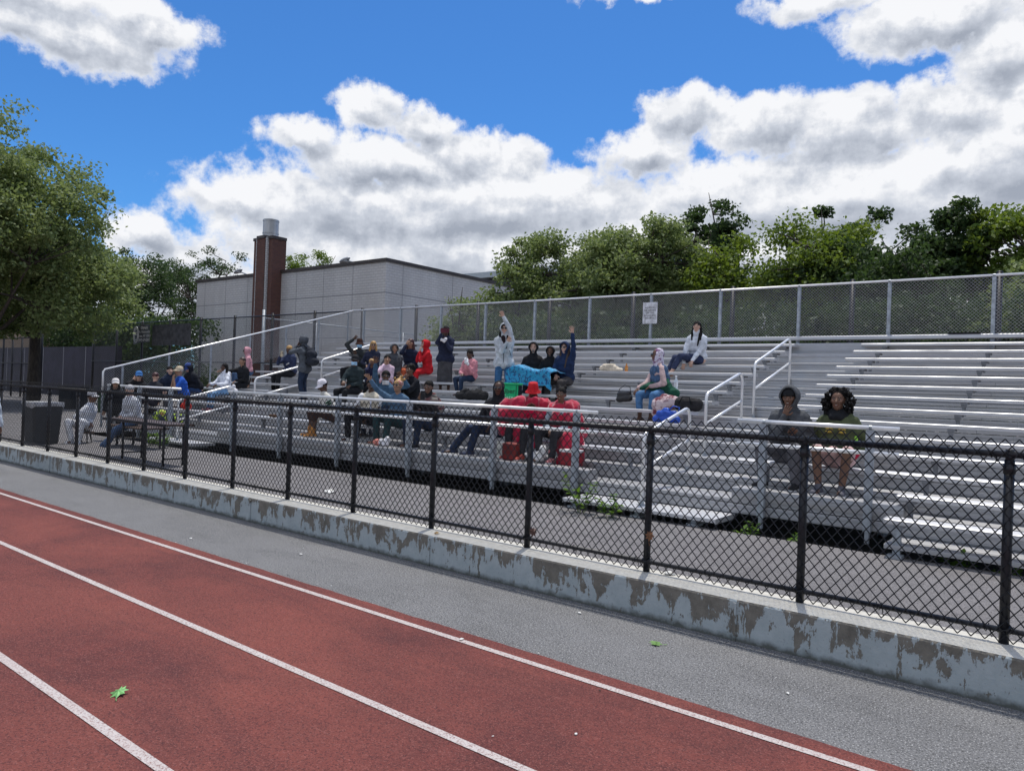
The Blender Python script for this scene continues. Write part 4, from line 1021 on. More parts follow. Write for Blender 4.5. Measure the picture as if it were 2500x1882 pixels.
    if hood is not None:
        m.cap(TL((-.045, .035, .49)), TL((.045, .035, .49)), .072 * sc); m.cap(TL((0, .015, .47)), HH((0, .02, -.075)), .078 * sc, .078 * hs)
        if hood == 'down': m.cap(TL((-.05, .10, .50)), TL((.05, .10, .50)), .062 * sc); m.cap(TL((-.08, .03, .50)), TL((-.05, .10, .50)), .04 * sc); m.cap(TL((.08, .03, .50)), TL((.05, .10, .50)), .04 * sc)
    else: m.cap(TL((0, .01, .46)), TL((0, .005, .52)), .066 * sc, .062 * sc)
    co, F = remesh(m, .014, 3, .013 + puff * .3, 9, seed + 1); m2 = MB(); m2.add(co, F)
    part(m2, 'jacket' if sleeves == 'long' else 'shirt', cloth(top), base, True)
    if under: # lighter front panel, zip or lettering patch
        for (nm_, col_, a0, b0) in under:
            m = MB(); q0 = TL(a0); q1 = TL(b0); m.cap(q0, q1, .02 * sc, n=8); part(m, nm_, cloth(col_), base, True)
    # ---- hood up: an open shell round the head
    if hood == 'up':
        m = MB(); nu, nv = 20, 10; V = []
        for q, th in ((1, .0), (0, -.012)):
            for i in range(nv):
                a = R(50) + (R(178) - R(50)) * i / (nv - 1)
                for j in range(nu):
                    b = 2 * math.pi * j / nu; rx, rz = (.116, .150) if (hat and hat[0] == 'beanie') else (.112, .130)
                    px_ = math.sin(a) * math.cos(b) * (rx + th); pz_ = math.sin(a) * math.sin(b) * (rz + th); py_ = -math.cos(a) * (.135 + th)
                    if pz_ < -.02: px_ *= .86; pz_ *= .92
                    if pz_ > .05 and a > R(110): py_ += .012
                    w = 1 + .06 * mnoise.noise((px_ * 14 + seed, py_ * 14, pz_ * 14)) if th == 0 else 1
                    V.append(tuple(HH((px_ * w, py_ + .01, pz_ * w + .012))))
        F = []
        for q in (0, 1):
            for i in range(nv - 1):
                for j in range(nu):
                    o_ = q * nu * nv; a = o_ + i * nu + j; b = o_ + i * nu + (j + 1) % nu; F.append((a, b, b + nu, a + nu) if q == 0 else (b, a, a + nu, b + nu))
        for j in range(nu): a = j; b = (j + 1) % nu; F.append((b, a, a + nu * nv, b + nu * nv)); 
        F.append(tuple((nv - 1) * nu + j for j in range(nu)))
        m.add(V, F); part(m, 'hood', cloth(hoodcol or top), base, True)
    # ---- hair
    if hair:
        kind, hm = hair; m = MB()
        if kind == 'bigcurly': m.ell(HH((0, .036, .062)), np.array((.092, .092, .088)) * hs, Rh)
        else: m.ell(HH((0, .020, .050)), np.array((.085, .097, .084)) * hs, Rh)
        vx, dsp, dsc = .011, .006, 22
        if kind == 'bun': m.ell(HH((0, .105, .09)), np.array((.045, .045, .045)) * hs, Rh)
        if kind == 'twin':
            for s in (1, -1): m.ell(HH((.05 * s, .05, .125)), np.array((.036, .036, .036)) * hs, Rh)
        if kind == 'tail': m.cap(HH((0, .10, .03)), HH((.02, .15, -.06)), .04 * hs, .03 * hs)
        if kind in ('long', 'longfront', 'wavy'):
            for s in (1, -1):
                m.cap(HH((.062 * s, .03, .03)), HH((.085 * s, .02, -.12)), .034 * hs, .036 * hs); m.cap(HH((.085 * s, .02, -.12)), HH((.085 * s, -.01 if kind != 'long' else .06, -.26)), .036 * hs, .022 * hs)
            m.cap(HH((0, .07, .0)), HH((0, .10, -.22)), .06 * hs, .05 * hs)
            if kind == 'longfront': m.cap(HH((.075, -.01, -.14)), HH((.055, -.10, -.40)), .03 * hs, .014 * hs)
        if kind == 'braid': m.cap(HH((.04, .06, -.02)), HH((.09, .05, -.2)), .03 * hs, .025 * hs); m.cap(HH((-.04, .07, -.02)), HH((-.07, .09, -.2)), .03 * hs, .02 * hs)
        if kind == 'curly':
            for i in range(46):
                d = r.normal(size=3); d /= np.linalg.norm(d)
                if d[1] < -.35 and d[2] < .45: continue
                m.ell(HH((d[0] * .085, d[1] * .085 + .035, d[2] * .085 + .045)), np.array((.03, .03, .03)) * hs, None, 8, 6)
            dsp = .01; dsc = 40
        if kind == 'bigcurly':
            for i in range(760):
                th = r.uniform(0, 6.283); zz = r.uniform(-.16, .145); q = math.sqrt(max(0, 1 - ((zz + .02) / .175) ** 2)) * (.165 if zz < .05 else .15) + .015
                if zz < -.05: q = .165 - (zz + .05) * -.12
                q *= r.uniform(.5, 1.05); px_, py_ = math.cos(th) * q, math.sin(th) * q * .82
                if py_ < -.0 and abs(px_) < .085 and zz < .085: continue
                if py_ < -.06 and abs(px_) < .1: continue
                m.ell(HH((px_, py_ + .025, zz)), np.array((.012, .012, .019)) * hs * r.uniform(.7, 1.25), None, 6, 5)
            vx = .0065; dsp = .006; dsc = 70
        if kind == 'wrap':
            m.ell(HH((.0, .05, .10)), np.array((.075, .075, .055)) * hs, Rh)
            for i in range(9): d = r.normal(size=3) * .05; m.ell(HH((d[0], .06 + d[1], .135 + abs(d[2]) * .5)), np.array((.026, .026, .026)) * hs, None, 8, 6)
        if kind == 'hijab':
            m = MB(); m.ell(HH((0, .035, .035)), np.array((.094, .098, .10)) * hs, Rh); m.cap(HH((0, .03, -.04)), TL((0, .01, .47)), .09 * hs, .10 * sc)
            m.cap(TL((-.07, -.02, .44)), TL((.07, -.02, .44)), .085 * sc)
            for s in (1, -1): m.cap(HH((.068 * s, -.02, .03)), HH((.05 * s, -.04, -.09)), .024 * hs, .03 * hs)
        co, F = remesh(m, vx, 1, dsp, dsc, seed + 2); m2 = MB(); m2.add(co, F)
        part(m2, 'head_scarf' if kind == 'hijab' else 'hair', hm, base, True)
    # ---- hats
    if hat:
        kind, hcol = hat; m = MB(); nu = 22; V = []; F = []
        top_r = [(0, .112), (.04, .108), (.066, .09), (.082, .062), (.088, .03), (.088, .0)]
        if kind == 'bucket': top_r = [(0, .115), (.055, .112), (.072, .104), (.080, .06), (.086, .02), (.088, .0), (.128, -.042), (.130, -.045), (.086, -.006)]
        if kind == 'beanie': top_r = [(0, .075), (.04, .072), (.07, .058), (.085, .034), (.090, .005), (.090, -.018), (.084, -.02)]
        for rr, zz in top_r:
            for j in range(nu): b = 2 * math.pi * j / nu; V.append(tuple(HH((rr * math.cos(b), rr * 1.12 * math.sin(b) + .012, zz + .045))))
        for i in range(len(top_r) - 1):
            for j in range(nu): a = i * nu + j; b = i * nu + (j + 1) % nu; F.append((a, a + nu, b + nu, b))
        m.add(V, F)
        if kind == 'cap':
            V = []; n_ = 12
            for q in (0, 1):
                for j in range(n_ + 1):
                    b = -math.pi * .93 + math.pi * .86 * j / n_; ca, sa = math.cos(b), math.sin(b)
                    for rr in (.95, 1.75): V.append(tuple(HH((.088 * ca * (1 if rr < 1 else 1.02), .012 + .088 * 1.12 * sa * rr, .058 - (0 if rr < 1 else .022) + .022 * abs(ca) * -1 * (rr > 1) - q * .006))))
            F = []
            for q in (0, 1):
                for j in range(n_): a = q * 2 * (n_ + 1) + j * 2; F.append((a, a + 1, a + 3, a + 2) if q == 0 else (a + 2, a + 3, a + 1, a))
            for j in range(n_): a = j * 2 + 1; b = a + 2 * (n_ + 1); F.append((a, b, b + 2, a + 2))
            m.add(V, F)
        part(m, 'cap' if kind == 'cap' else ('beanie' if kind == 'beanie' else 'bucket_hat'), cloth(hcol, .8), base, True)
    if glasses:
        m = MB(); w = .026 if glasses == 'sun' else .022
        if glasses == 'sun':
            for s in (1, -1): m.ell(HH((.031 * s, -.096, .012)), np.array((.027, .009, .018)) * hs, Rh @ Matrix.Rotation(R(18 * s), 3, 'Z'), 10, 6)
            m.tube([HH((-.075, .0, .02)), HH((-.066, -.07, .02)), HH((-.03, -.1, .022)), HH((.03, -.1, .022)), HH((.066, -.07, .02)), HH((.075, 0, .02))], .0045 * hs, 5)
        else:
            for s in (1, -1): m.tube([HH((.031 * s + .021 * math.cos(t), -.098, .012 + .017 * math.sin(t))) for t in np.linspace(0, 6.283, 13)], .0022 * hs, 4, False)
            m.tube([HH((-.072, .0, .02)), HH((-.055, -.085, .018))], .002 * hs, 4); m.tube([HH((.072, .0, .02)), HH((.055, -.085, .018))], .002 * hs, 4); m.tube([HH((-.01, -.1, .014)), HH((.01, -.1, .014))], .002 * hs, 4)
        part(m, 'sunglasses' if glasses == 'sun' else 'eyeglasses', M_lens, base, True)
    if mask:
        dz = -.0 if mask[1] == 'on' else -.06; m = MB(); V = []; F = []; nu, nv = 9, 7
        for i in range(nv):
            for j in range(nu):
                a = (j / (nu - 1) - .5) * 2.3; zz = -.012 - .085 * i / (nv - 1) + dz; bulge = .018 * math.sin(math.pi * i / (nv - 1))
                V.append(tuple(HH((.075 * math.sin(a), -.012 - (.083 + bulge + (.012 if i < 2 else 0)) * math.cos(a) * (1 if i < nv - 1 else .8), zz))))
        for i in range(nv - 1):
            for j in range(nu - 1): a = i * nu + j; F.append((a, a + 1, a + 1 + nu, a + nu))
        m.add(V, F)
        for s in (1, -1): m.tube([HH((.07 * s, -.045, -.02 + dz)), HH((.084 * s, .01, .012))], .0018, 4)
        part(m, 'face_mask', cloth(mask[0]), base, True)
    info = dict(hip=hip, arms=arms, legs=legs, TL=TL, HH=HH, LL=LL, base=base, TD=TD, hands=hands, Rh=Rh, Rt=Rt_)
    return info
def thing_mesh(name, m, mats, label, cat, loc, group=None, smooth=True):
    o = m.build(name, mats, None, smooth, loc=loc); tag(o, label, cat, group); return o
def seatpos(k, x, dy=.12): return (x, 15.51 - .61 * k + dy, 2.737 - .18 * k)
BLK = (.014, .015, .018); NAVY = (.016, .024, .06); JEAN = (.05, .09, .17); DJ = (.018, .028, .055); WHT = (.72, .73, .75); GRY = (.13, .135, .14)
P = {}
def seated(key, label, k, x, **kw):
    dy = kw.pop('dy', .12); X, Y, Z = seatpos(k, x, dy); P[key] = person(label, X, Y, Z, **kw)
# ---- left group
P[1] = person('person in a pale blue grey shirt cut off by the left edge, arm hanging down', -14.47, 4.42, 0, pose='stand', rel=-70, skin='dark', top=(.42, .47, .52), bot=(.1, .1, .12), L='side', Rr='side', hair=('short', HB), group='people on the walkway')
P[2] = person('distant dark clothed person with black hair sitting by the purple wall', -49, 14.5, .55, rel=0, skin='dark', top=BLK, bot=BLK, hair=('curly', HB), group='people on the walkway')
P[3] = person('person in white trousers and white shirt with navy collar beside the brown table', -17.6, 7.15, .45, pose='sit', rel=60, legyaw=40, lean=14, skin='brown', top=(.62, .63, .66), bot=(.66, .67, .70), shoe=(.7, .7, .7), hair=('short', HB), hat=('cap', (.5, .5, .52)), L='lap', Rr='lap', group='people on the walkway', feet=[(.10, -.42, -.28), (-.10, -.34, -.28)])
P[4] = person('grey haired person in light grey top and jeans, seated sideways', -16.2, 7.6, .66, rel=-50, legyaw=-25, lean=18, skin='light', top=(.50, .52, .56), bot=JEAN, shoe=(.7, .7, .7), hair=('short', HGR), feet=[(.1, -.55, -.58), (-.08, -.62, -.58)], hpitch=20, group='people on the walkway')
P[5] = person('woman in a white cap and black jacket standing before the front guard rail', -18.0, 7.95, .2, pose='stand', sc=.84, rel=0, skin='tan', top=BLK, bot=BLK, shoe=BLK, hair=('long', HB), hat=('cap', (.62, .60, .58)), group='people on the walkway', L='side', Rr='side')
X, Y, Z = -20.0, 9.42, .937
P[6] = person('person in a blue cap and sunglasses with a hand by the ear', X, Y, Z, rel=5, skin='light', top=BLK, bot=BLK, hair=('long', HBR), hat=('cap', (.05, .17, .42)), glasses='sun', L='lap', Rr='ear', mouth='smile')
seated(7, 'person with dark reddish hair turned away towards the grey building', 10, -19.4, rel=150, legyaw=0, skin='light', top=(.02, .022, .03), hair=('short', HRB), L='lap', Rr='lap')
seated(8, 'young man with short dark hair in a navy jacket behind the beige cap man', 9, -19.8, rel=15, skin='light', top=(.02, .03, .055), hair=('short', HB), hood='down', mouth='smile')
seated(9, 'man in a beige cap and bright blue t-shirt with his hands at his mouth', 9, -18.95, rel=-65, legyaw=-20, skin='tan', top=(.02, .09, .42), bot=(.06, .06, .07), sleeves='short', L='mouth', Rr='mouth', hat=('cap', (.50, .42, .30)), hair=('short', HGR), lean=16)
seated(10, 'person bent over in a black hooded coat and blue cap near the left rail', 8, -19.4, rel=-50, skin='light', top=(.012, .014, .02), bot=(.03, .06, .14), hood='up', hat=('cap', (.03, .06, .2)), lean=34, hpitch=28, puff=.02)
seated(11, 'girl in a white hoodie, light jeans and pink shoes sitting beside the left aisle', 8, -17.95, rel=-50, legyaw=-12, skin='dark', top=(.62, .65, .72), bot=(.16, .30, .50), shoe=(.6, .25, .28), hair=('long', HB), hood='down', L='fwd', Rr='fwd', glasses='clear', sc=.92, mouth='smile')
seated(12, 'woman in a black jacket stretching one arm out to the left', 7, -18.1, rel=-48, legyaw=-10, skin='tan', top=BLK, bot=BLK, hair=('braid', HBR), L='lap', Rr=(.25, -.58, .44), mouth='smile', sc=.95, openh=(-1,))
seated(13, 'person in a pale pink hoodie and sunglasses looking left', 5, -19.8, rel=-80, legyaw=-15, skin='brown', top=(.52, .27, .31), bot=JEAN, hood='up', glasses='sun', L='lap', Rr='lap', sc=.95)
seated(14, 'person with short blond hair and navy jacket looking at a phone', 5, -17.75, rel=-35, legyaw=-8, skin='dark', top=(.03, .04, .085), bot=BLK, shoe=BLK, hair=('short', HBL), L='lap', Rr='phone', hood='down', hpitch=8, under=[('shirt_print', (.5, .5, .5), (-.02, -.122, .26), (.05, -.122, .30))])
P[15] = person('man in a grey hoodie and dark jeans standing with a backpack on', -15.62, 11.5, 1.227, pose='stand', sc=.98, rel=-118, skin='dark', top=(.075, .085, .10), bot=(.02, .032, .06), shoe=BLK, hood='up', Rr='cheek', L='cheek', lean=6, bulk=1.12)
seated(16, 'person in a brown bucket hat and blue face mask with a hand on the head', 4, -15.55, rel=0, skin='dark', top=(.035, .04, .042), bot=BLK, hat=('bucket', (.05, .02, .014)), mask=((.30, .50, .68), 'on'), Rr='head', L='chestx', hair=('short', HB))
seated(17, 'person in a black cap and pale blue mask with a dark green jacket', 7, -13.5, rel=-15, skin='brown', top=(.022, .034, .038), bot=BLK, hat=('cap', BLK), mask=((.34, .55, .74), 'on'), Rr='fwd', L='lap')
seated(18, 'bearded man in a white cap, white sweater and tan work boots leaning forward', 10, -11.95, rel=-72, legyaw=-25, skin='dark', top=(.55, .54, .50), bot=(.05, .03, .025), bottype='shorts', shoe=(.42, .19, .05), hat=('cap', (.68, .66, .70)), hair=('short', HB), lean=26, hpitch=26, L='hang', Rr='hang', bulk=1.1, under=[('green_stripe', (.01, .06, .03), (.215, .0, .31), (.205, -.08, .30)), ('green_stripe', (.01, .06, .03), (.215, .0, .36), (.205, -.08, .35))])
seated(19, 'woman with long blond hair and sunglasses in the upper row', 4, -15.0, rel=0, skin='tan', top=(.02, .025, .05), bot=BLK, hair=('wavy', HBL), glasses='sun', sc=.95)
seated(20, 'child with a curly blond top knot waving one hand', 6, -13.65, rel=0, sc=.72, skin='brown', top=(.02, .024, .06), bot=BLK, hair=('bun', HBL), Rr='brow', L='lap', openh=(-1,))
seated(21, 'girl in a pale pink shirt with a black bun, palm raised to her chin', 6, -13.1, rel=0, sc=.84, skin='tan', top=(.60, .45, .54), bot=(.4, .12, .06), hair=('bun', HB), Rr='cheek', L='lap', openh=(-1,))
seated(22, 'person hidden in a grey quilted hooded coat behind the pink shirt girl', 5, -13.55, rel=10, skin='tan', top=(.06, .065, .075), hood='up', puff=.02, sc=1.0)
seated(23, 'woman in sunglasses and lowered mask with both denim sleeves raised', 9, -11.12, rel=0, skin='brown', top=(.05, .10, .165), bot=DJ, hair=('short', HB), glasses='sun', mask=((.6, .6, .62), 'off'), L=(.30, -.12, .70), Rr='wavehi', mouth='open', hood='down')
seated(24, 'shouting person in a cream vest over a white t-shirt in the front row', 10, -10.85, rel=0, skin='dark', top=(.55, .50, .40), bot=BLK, shoe=(.5, .5, .5), hair=('short', HB), mouth='open', sleeves='none', L='lap', Rr='lap', hpitch=-12, under=[('white_shirt', (.65, .68, .78), (0, -.105, .18), (0, -.105, .40))])
seated(25, 'woman in a head wrap, sunglasses and denim jacket, one arm raised', 10, -10.05, rel=-30, skin='tan', top=(.07, .13, .21), bot=(.02, .05, .055), shoe=(.15, .07, .05), hair=('wrap', HBL), glasses='sun', Rr=(.42, -.25, .80), L='lap', hpitch=-8, mouth='smile', openh=(-1,))
seated(26, 'person with black curly hair and dark jacket with both hands at the face', 8, -10.95, rel=-35, legyaw=-10, skin='brown', top=(.012, .013, .018), hair=('curly', HB), L='mouth', Rr='mouth', lean=14, sc=.97)
seated(27, 'person in a navy hoodie and orange shorts shading the eyes with one hand', 4, -13.55, rel=-20, skin='tan', top=(.014, .02, .045), bot=(.45, .11, .05), bottype='shorts', hair=('long', HRB), Rr='brow', L='lap')
seated(28, 'person in a bright red hoodie seen from the side, hands together at the mouth', 4, -12.95, rel=-70, legyaw=-15, skin='light', top=(.46, .012, .02), bot=(.42, .012, .018), hood='up', L='mouth', Rr='mouth', sc=.95)
P[29] = person('standing woman in a navy sweater and long grey skirt holding up a phone', -11.95, 12.75, 1.587, pose='stand', sc=.93, rel=-5, skin='dark', top=(.018, .024, .05), bot=(.055, .055, .06), bottype='skirt', shoe=(.1, .06, .05), hair=('braid', HB), Rr='phonehi', L='chest', bulk=1.15)
seated(30, 'little girl in a pink puffer jacket and jeans sitting alone', 5, -11.0, rel=-25, legyaw=-12, sc=.80, skin='dark', top=(.62, .26, .30), bot=(.02, .035, .07), shoe=(.4, .4, .42), hair=('tail', HB), L='chest', Rr='lap', puff=.018, hpitch=10, feet=[(.10, -.40, -.44), (-.10, -.36, -.44)])
seated(31, 'woman in glasses and a grey and black poncho smiling and holding up a phone', 10, -9.28, rel=-18, skin='brown', top=(.022, .02, .022), bot=(.018, .028, .055), shoe=BLK, hair=('bun', HB), glasses='clear', mouth='smile', Rr='phone', L='lap', hood='down', bulk=1.12)
P[32] = person('woman standing in a white hooded jacket with one arm raised over her head', -9.62, 12.05, 1.407, pose='stand', sc=1.0, rel=-6, skin='light', top=(.50, .54, .58), bot=(.04, .12, .25), shoe=BLK, hood='up', glasses='sun', hair=('longfront', HB), L=(-.02, -.08, .93), Rr='chestx', mouth='smile')
seated(33, 'pale person shouting in a black hood beside the blue blanket', 5, -9.25, rel=-5, skin='light', top=(.016, .016, .018), hood='up', mouth='open', sc=1.0, L='lap', Rr='lap')
seated(34, 'smiling person in glasses and a black hood leaning behind the navy hoodie woman', 5, -8.85, rel=-10, dy=.2, skin='brown', top=(.012, .012, .014), hood='up', glasses='clear', sc=.90, lean=14, mouth='smile')
seated(35, 'laughing woman in navy hoodie and sunglasses, one arm straight up', 5, -8.42, rel=-22, skin='light', top=(.014, .028, .075), bot=(.05, .045, .045), hood='up', glasses='sun', hair=('longfront', HBR), L='up', Rr='lap', mouth='smile')
seated(36, 'woman in a black head scarf and reflective sunglasses with legs stretched forward', 10, -7.68, rel=-10, legyaw=-28, sc=1.04, skin='dark', top=(.018, .019, .024), bot=(.018, .03, .065), shoe=(.03, .04, .08), hair=('hijab', cloth(BLK)), glasses='sun', L='lap', Rr='lap', feet=[(.14, -.52, -.44), (-.36, -.62, -.46)])
seated(37, 'person in a red bucket hat wrapped in a crimson blanket', 10, -6.98, rel=-5, skin='dark', top=(.5, .008, .05), bot=(.03, .03, .035), shoe=(.55, .12, .09), hat=('bucket', (.46, .014, .02)), hair=('short', HB), hpitch=14, hood='down', sc=1.0, L='chest', Rr='chest')
seated(38, 'girl in glasses wrapped in a long crimson blanket beside the red hat', 10, -6.42, rel=-15, skin='brown', top=(.3, .35, .4), bot=(.03, .03, .035), shoe=(.5, .2, .2), hair=('twin', HB), glasses='clear', mouth='smile', sc=.95)
seated(39, 'woman in a purple and white head scarf and denim vest looking left', 6, -5.95, rel=-70, legyaw=-12, skin='brown', top=(.50, .37, .36), bot=(.06, .15, .30), bottype='capri', shoe=(.12, .07, .05), hair=('hijab', mat('printed_scarf', (.58, .55, .64), .8, vcol=(.16, .06, .16), vscale=11, vlo=.5, vhi=.56)), glasses='sun', L='lap', Rr='knee', bulk=1.18, lean=10)
seated(40, 'woman with long black hair and white hoodie alone in the top rows', 2, -6.38, rel=-12, legyaw=-42, skin='light', top=(.58, .62, .68), bot=(.03, .04, .085), bottype='capri', shoe=None, hair=('longfront', HB), hood='down', L='hang', Rr='hang', glasses='clear', hpitch=-6, mouth='smile', lean=14, feet=[(.06, -.60, -.32), (-.14, -.62, -.34)])
seated(41, 'man in a grey hooded jacket and black beanie, hand over his mouth', 10, -2.93, rel=-12, legyaw=-6, sc=1.07, skin='brown', top=(.075, .08, .088), bot=(.13, .13, .145), shoe=(.02, .02, .022), hood='up', hat=('beanie', BLK), L='tuck', Rr='mouth', mouth='smile', bulk=1.35, lean=13, hscale=1.04, puff=.008, feet=[(.20, -.31, -.43), (-.16, -.36, -.43)])
seated(42, 'woman with big black curly hair, green bomber jacket and pale pink skirt', 10, -2.36, rel=-12, legyaw=4, sc=1.05, skin='brown', top=(.075, .09, .045), bot=(.62, .42, .40), bottype='skirt', shoe=(.10, .10, .12), hair=('bigcurly', HB), L='hips', Rr='hips', mouth='smile', hood=None, bulk=1.18, puff=.008)
# ============================================================ things people wear, hold or sit beside
def soft(name, shapes, m, label, cat, voxel=.014, sm=3, disp=.012, dsc=9, loc=None, seed=1, group=None, parent=None, zs=1.):
    mb = MB()
    for s in shapes:
        if s[0] == 'c': mb.cap(*s[1:])
        elif s[0] == 'e': mb.ell(*s[1:])
        elif s[0] == 'b': mb.box(*s[1:])
    co, F = remesh(mb, voxel, sm, disp, dsc, seed, zs); m2 = MB(); m2.add(co, F)
    if parent is not None: return part(m2, name, m, parent, True)
    if loc is None: loc = (co[:, 0].mean(), co[:, 1].mean(), co[:, 2].min())
    o = m2.build(name, m, None, True, loc=loc); return tag(o, label, cat, group)
V3 = Vector
# scarves and prints on the right hand couple and others
i = P[42]; soft('scarf', [('c', i['TL']((-.05, -.01, .50)), i['TL']((.05, -.01, .50)), .085), ('c', i['TL']((-.04, -.06, .49)), i['TL']((.04, -.06, .49)), .06)], cloth(BLK), None, None, parent=i['base'])
MY = mat('yellow_patch', (.55, .38, .05), .8, vcol=(.05, .05, .03), vscale=60, vlo=.5, vhi=.56); MGN = mat('lime_patch', (.30, .62, .06), .7)
for a, b in (((-.10, -.125, .36), (-.035, -.135, .36)), ((-.10, -.13, .325), (-.035, -.14, .325)), ((.04, -.135, .36), (.10, -.125, .36)), ((.04, -.14, .325), (.10, -.13, .325))):
    m = MB(); m.cap(i['TL'](a), i['TL'](b), .014, n=8); part(m, 'chest_patch', MY, i['base'], True)
m = MB(); m.cap(i['TL']((.20, -.06, .26)), i['TL']((.205, -.07, .22)), .022, n=8); part(m, 'sleeve_patch', MGN, i['base'], True)
m = MB(); m.cap(i['TL']((.03, -.155, .12)), i['TL']((.05, -.15, .09)), .018, n=8); part(m, 'jacket_emblem', MGN, i['base'], True)
m = MB(); m.cap(i['TL']((-.20, -.13, .16)), i['TL']((-.17, -.15, .10)), .024, n=8); part(m, 'sleeve_patch', MY, i['base'], True)
w_ = i['arms'][1][1]; m = MB(); m.cap(w_ - V3((0, 0, .01)), w_ + (i['arms'][1][0] - w_) * .18, .043, n=10); part(m, 'red_cuff', cloth((.5, .02, .06)), i['base'], True)
i = P[41]
m = MB(); m.tube([i['TL']((.02, -.125, .46)), i['TL']((.02, -.145, .3)), i['TL']((.02, -.145, .05))], .006, 5); part(m, 'jacket_zip', cloth(BLK), i['base'])
i = P[32]
m = MB(); m.tube([i['TL']((.0, -.118, .46)), i['TL']((.0, -.128, .3)), i['TL']((.0, -.128, -.05))], .006, 5); part(m, 'jacket_zip', cloth(BLK), i['base'])
m = MB(); m.tube([i['TL']((.12, -.125, .24)), i['TL']((.155, -.115, .12))], .006, 5); part(m, 'pocket_zip', cloth(BLK), i['base'])
soft('scarf', [('c', i['TL']((-.02, -.06, .50)), i['TL']((.02, -.11, .36)), .05, .03)], cloth((.02, .012, .014)), None, None, parent=i['base'])
i = P[39]; soft('denim_vest', [('c', i['TL']((-.08, 0, .12)), i['TL']((.08, 0, .12)), .158), ('c', i['TL']((-.09, 0, .25)), i['TL']((.09, 0, .25)), .156), ('c', i['TL']((-.08, 0, .38)), i['TL']((.08, 0, .38)), .142)], mat('denim', (.05, .10, .19), .9, var=.35, vscale=14, bump=.3), None, None, parent=i['base'])
i = P[24]
for s in (1, -1): a, b = i['arms'][s][:2]; m = MB(); m.cap(i['TL']((.17 * s, 0, .455)), i['TL']((.17 * s, 0, .455)) * .5 + a * .5, .062, .058); part(m, 'shirt_sleeve', cloth(WHT), i['base'], True)
i = P[31]; soft('poncho', [('c', i['TL']((-.12, 0, .40)), i['TL']((.12, 0, .40)), .115), ('c', i['TL']((-.14, .02, .30)), i['TL']((.16, .02, .30)), .125), ('c', i['TL']((.0, .04, .50)), i['TL']((.05, .05, .5)), .085)], mat('striped_knit', (.17, .16, .15), .95, vcol=(.12, .025, .03), vscale=5, vlo=.48, vhi=.54, stretch=(1, 1, 5), bump=.5), None, None, parent=i['base'])
i = P[23]; soft('bonnet', [('e', i['HH']((0, .03, .04)), (.092, .1, .095), i['Rh'])], cloth(BLK), None, None, parent=i['base'], voxel=.012)
i = P[25]; soft('head_wrap', [('e', i['HH']((0, .022, .055)), (.088, .098, .075), i['Rh'])], mat('wrap_print', (.42, .17, .15), .8, vcol=(.6, .5, .42), vscale=16, vlo=.5, vhi=.54), None, None, parent=i['base'], voxel=.012)
# backpack
i = P[15]; d = i['TD']
c0 = i['TL']((.0, .20, .30)); c1 = i['TL']((0, .21, .12)); bx = d((1, 0, 0)); by = d((0, 1, 0))
o = soft('backpack', [('c', c0 - bx * .07, c0 + bx * .07, .115), ('c', c1 - bx * .09, c1 + bx * .09, .12), ('c', i['TL']((-.06, .18, .40)), i['TL']((.06, .18, .40)), .08), ('c', i['TL']((-.06, .30, .12)), i['TL']((.06, .30, .12)), .07)], cloth((.022, .026, .036)), 'dark backpack worn by the standing man in the left aisle', 'backpack', disp=.008)
for s in (1, -1):
    m = MB(); m.tube([i['TL']((.09 * s, .17, .44)), i['TL']((.11 * s, .06, .54)), i['TL']((.13 * s, -.08, .50)), i['TL']((.14 * s, -.125, .36)), i['TL']((.15 * s, -.06, .16)), i['TL']((.12 * s, .12, .06))], .016, 6); part(m, 'shoulder_strap', cloth((.022, .026, .036)), o, True)
m = MB(); m.tube([i['TL']((-.08, .375, .20)), i['TL']((0, .382, .205)), i['TL']((.08, .375, .20))], .005, 5); part(m, 'zip', M_galv, o)
# phones and cameras
def phone(i, s, label, col, w=.155, h=.08, tall=False):
    (sd, wr, dd, nn, ss, _) = [q for q in i['hands'] if q[0] == s][0]; c = wr + dd * .10 * 1 + i['TD']((0, -.02, .0)); ax = i['TD']((1, 0, 0)); f = i['TD']((0, -1, 0)); u = V3((0, 0, 1))
    if tall: w, h = h, w
    m = MB(); V = []
    for q in (-1, 1):
        for a, b in ((-1, -.8), (-.8, -1), (.8, -1), (1, -.8), (1, .8), (.8, 1), (-.8, 1), (-1, .8)): V.append(tuple(c + ax * (-s * .03) + ax * a * w / 2 + u * b * h / 2 + f * q * .005))
    m.add(V, [tuple(range(8)), tuple(range(8, 16))[::-1]] + [(j, j + 8, (j + 1) % 8 + 8, (j + 1) % 8) for j in range(8)])
    o = thing_mesh('phone', m, cloth(col, .4), label, 'phone', tuple(c), 'phones', False)
    m = MB(); q = c + ax * (-s * .03) + ax * w * .3 + u * h * .2 + f * .007; m.ell(q, (.012, .012, .012), None, 8, 6); part(m, 'lens', M_lens, o, True)
phone(P[29], -1, 'dark red phone held up by the standing woman in the grey skirt', (.10, .015, .03), .2, .10)
phone(P[31], -1, 'black phone held by the woman in glasses and poncho in the front row', BLK, tall=True)
phone(P[14], -1, 'pale gold phone held by the person with blond hair', (.5, .42, .3), tall=True)
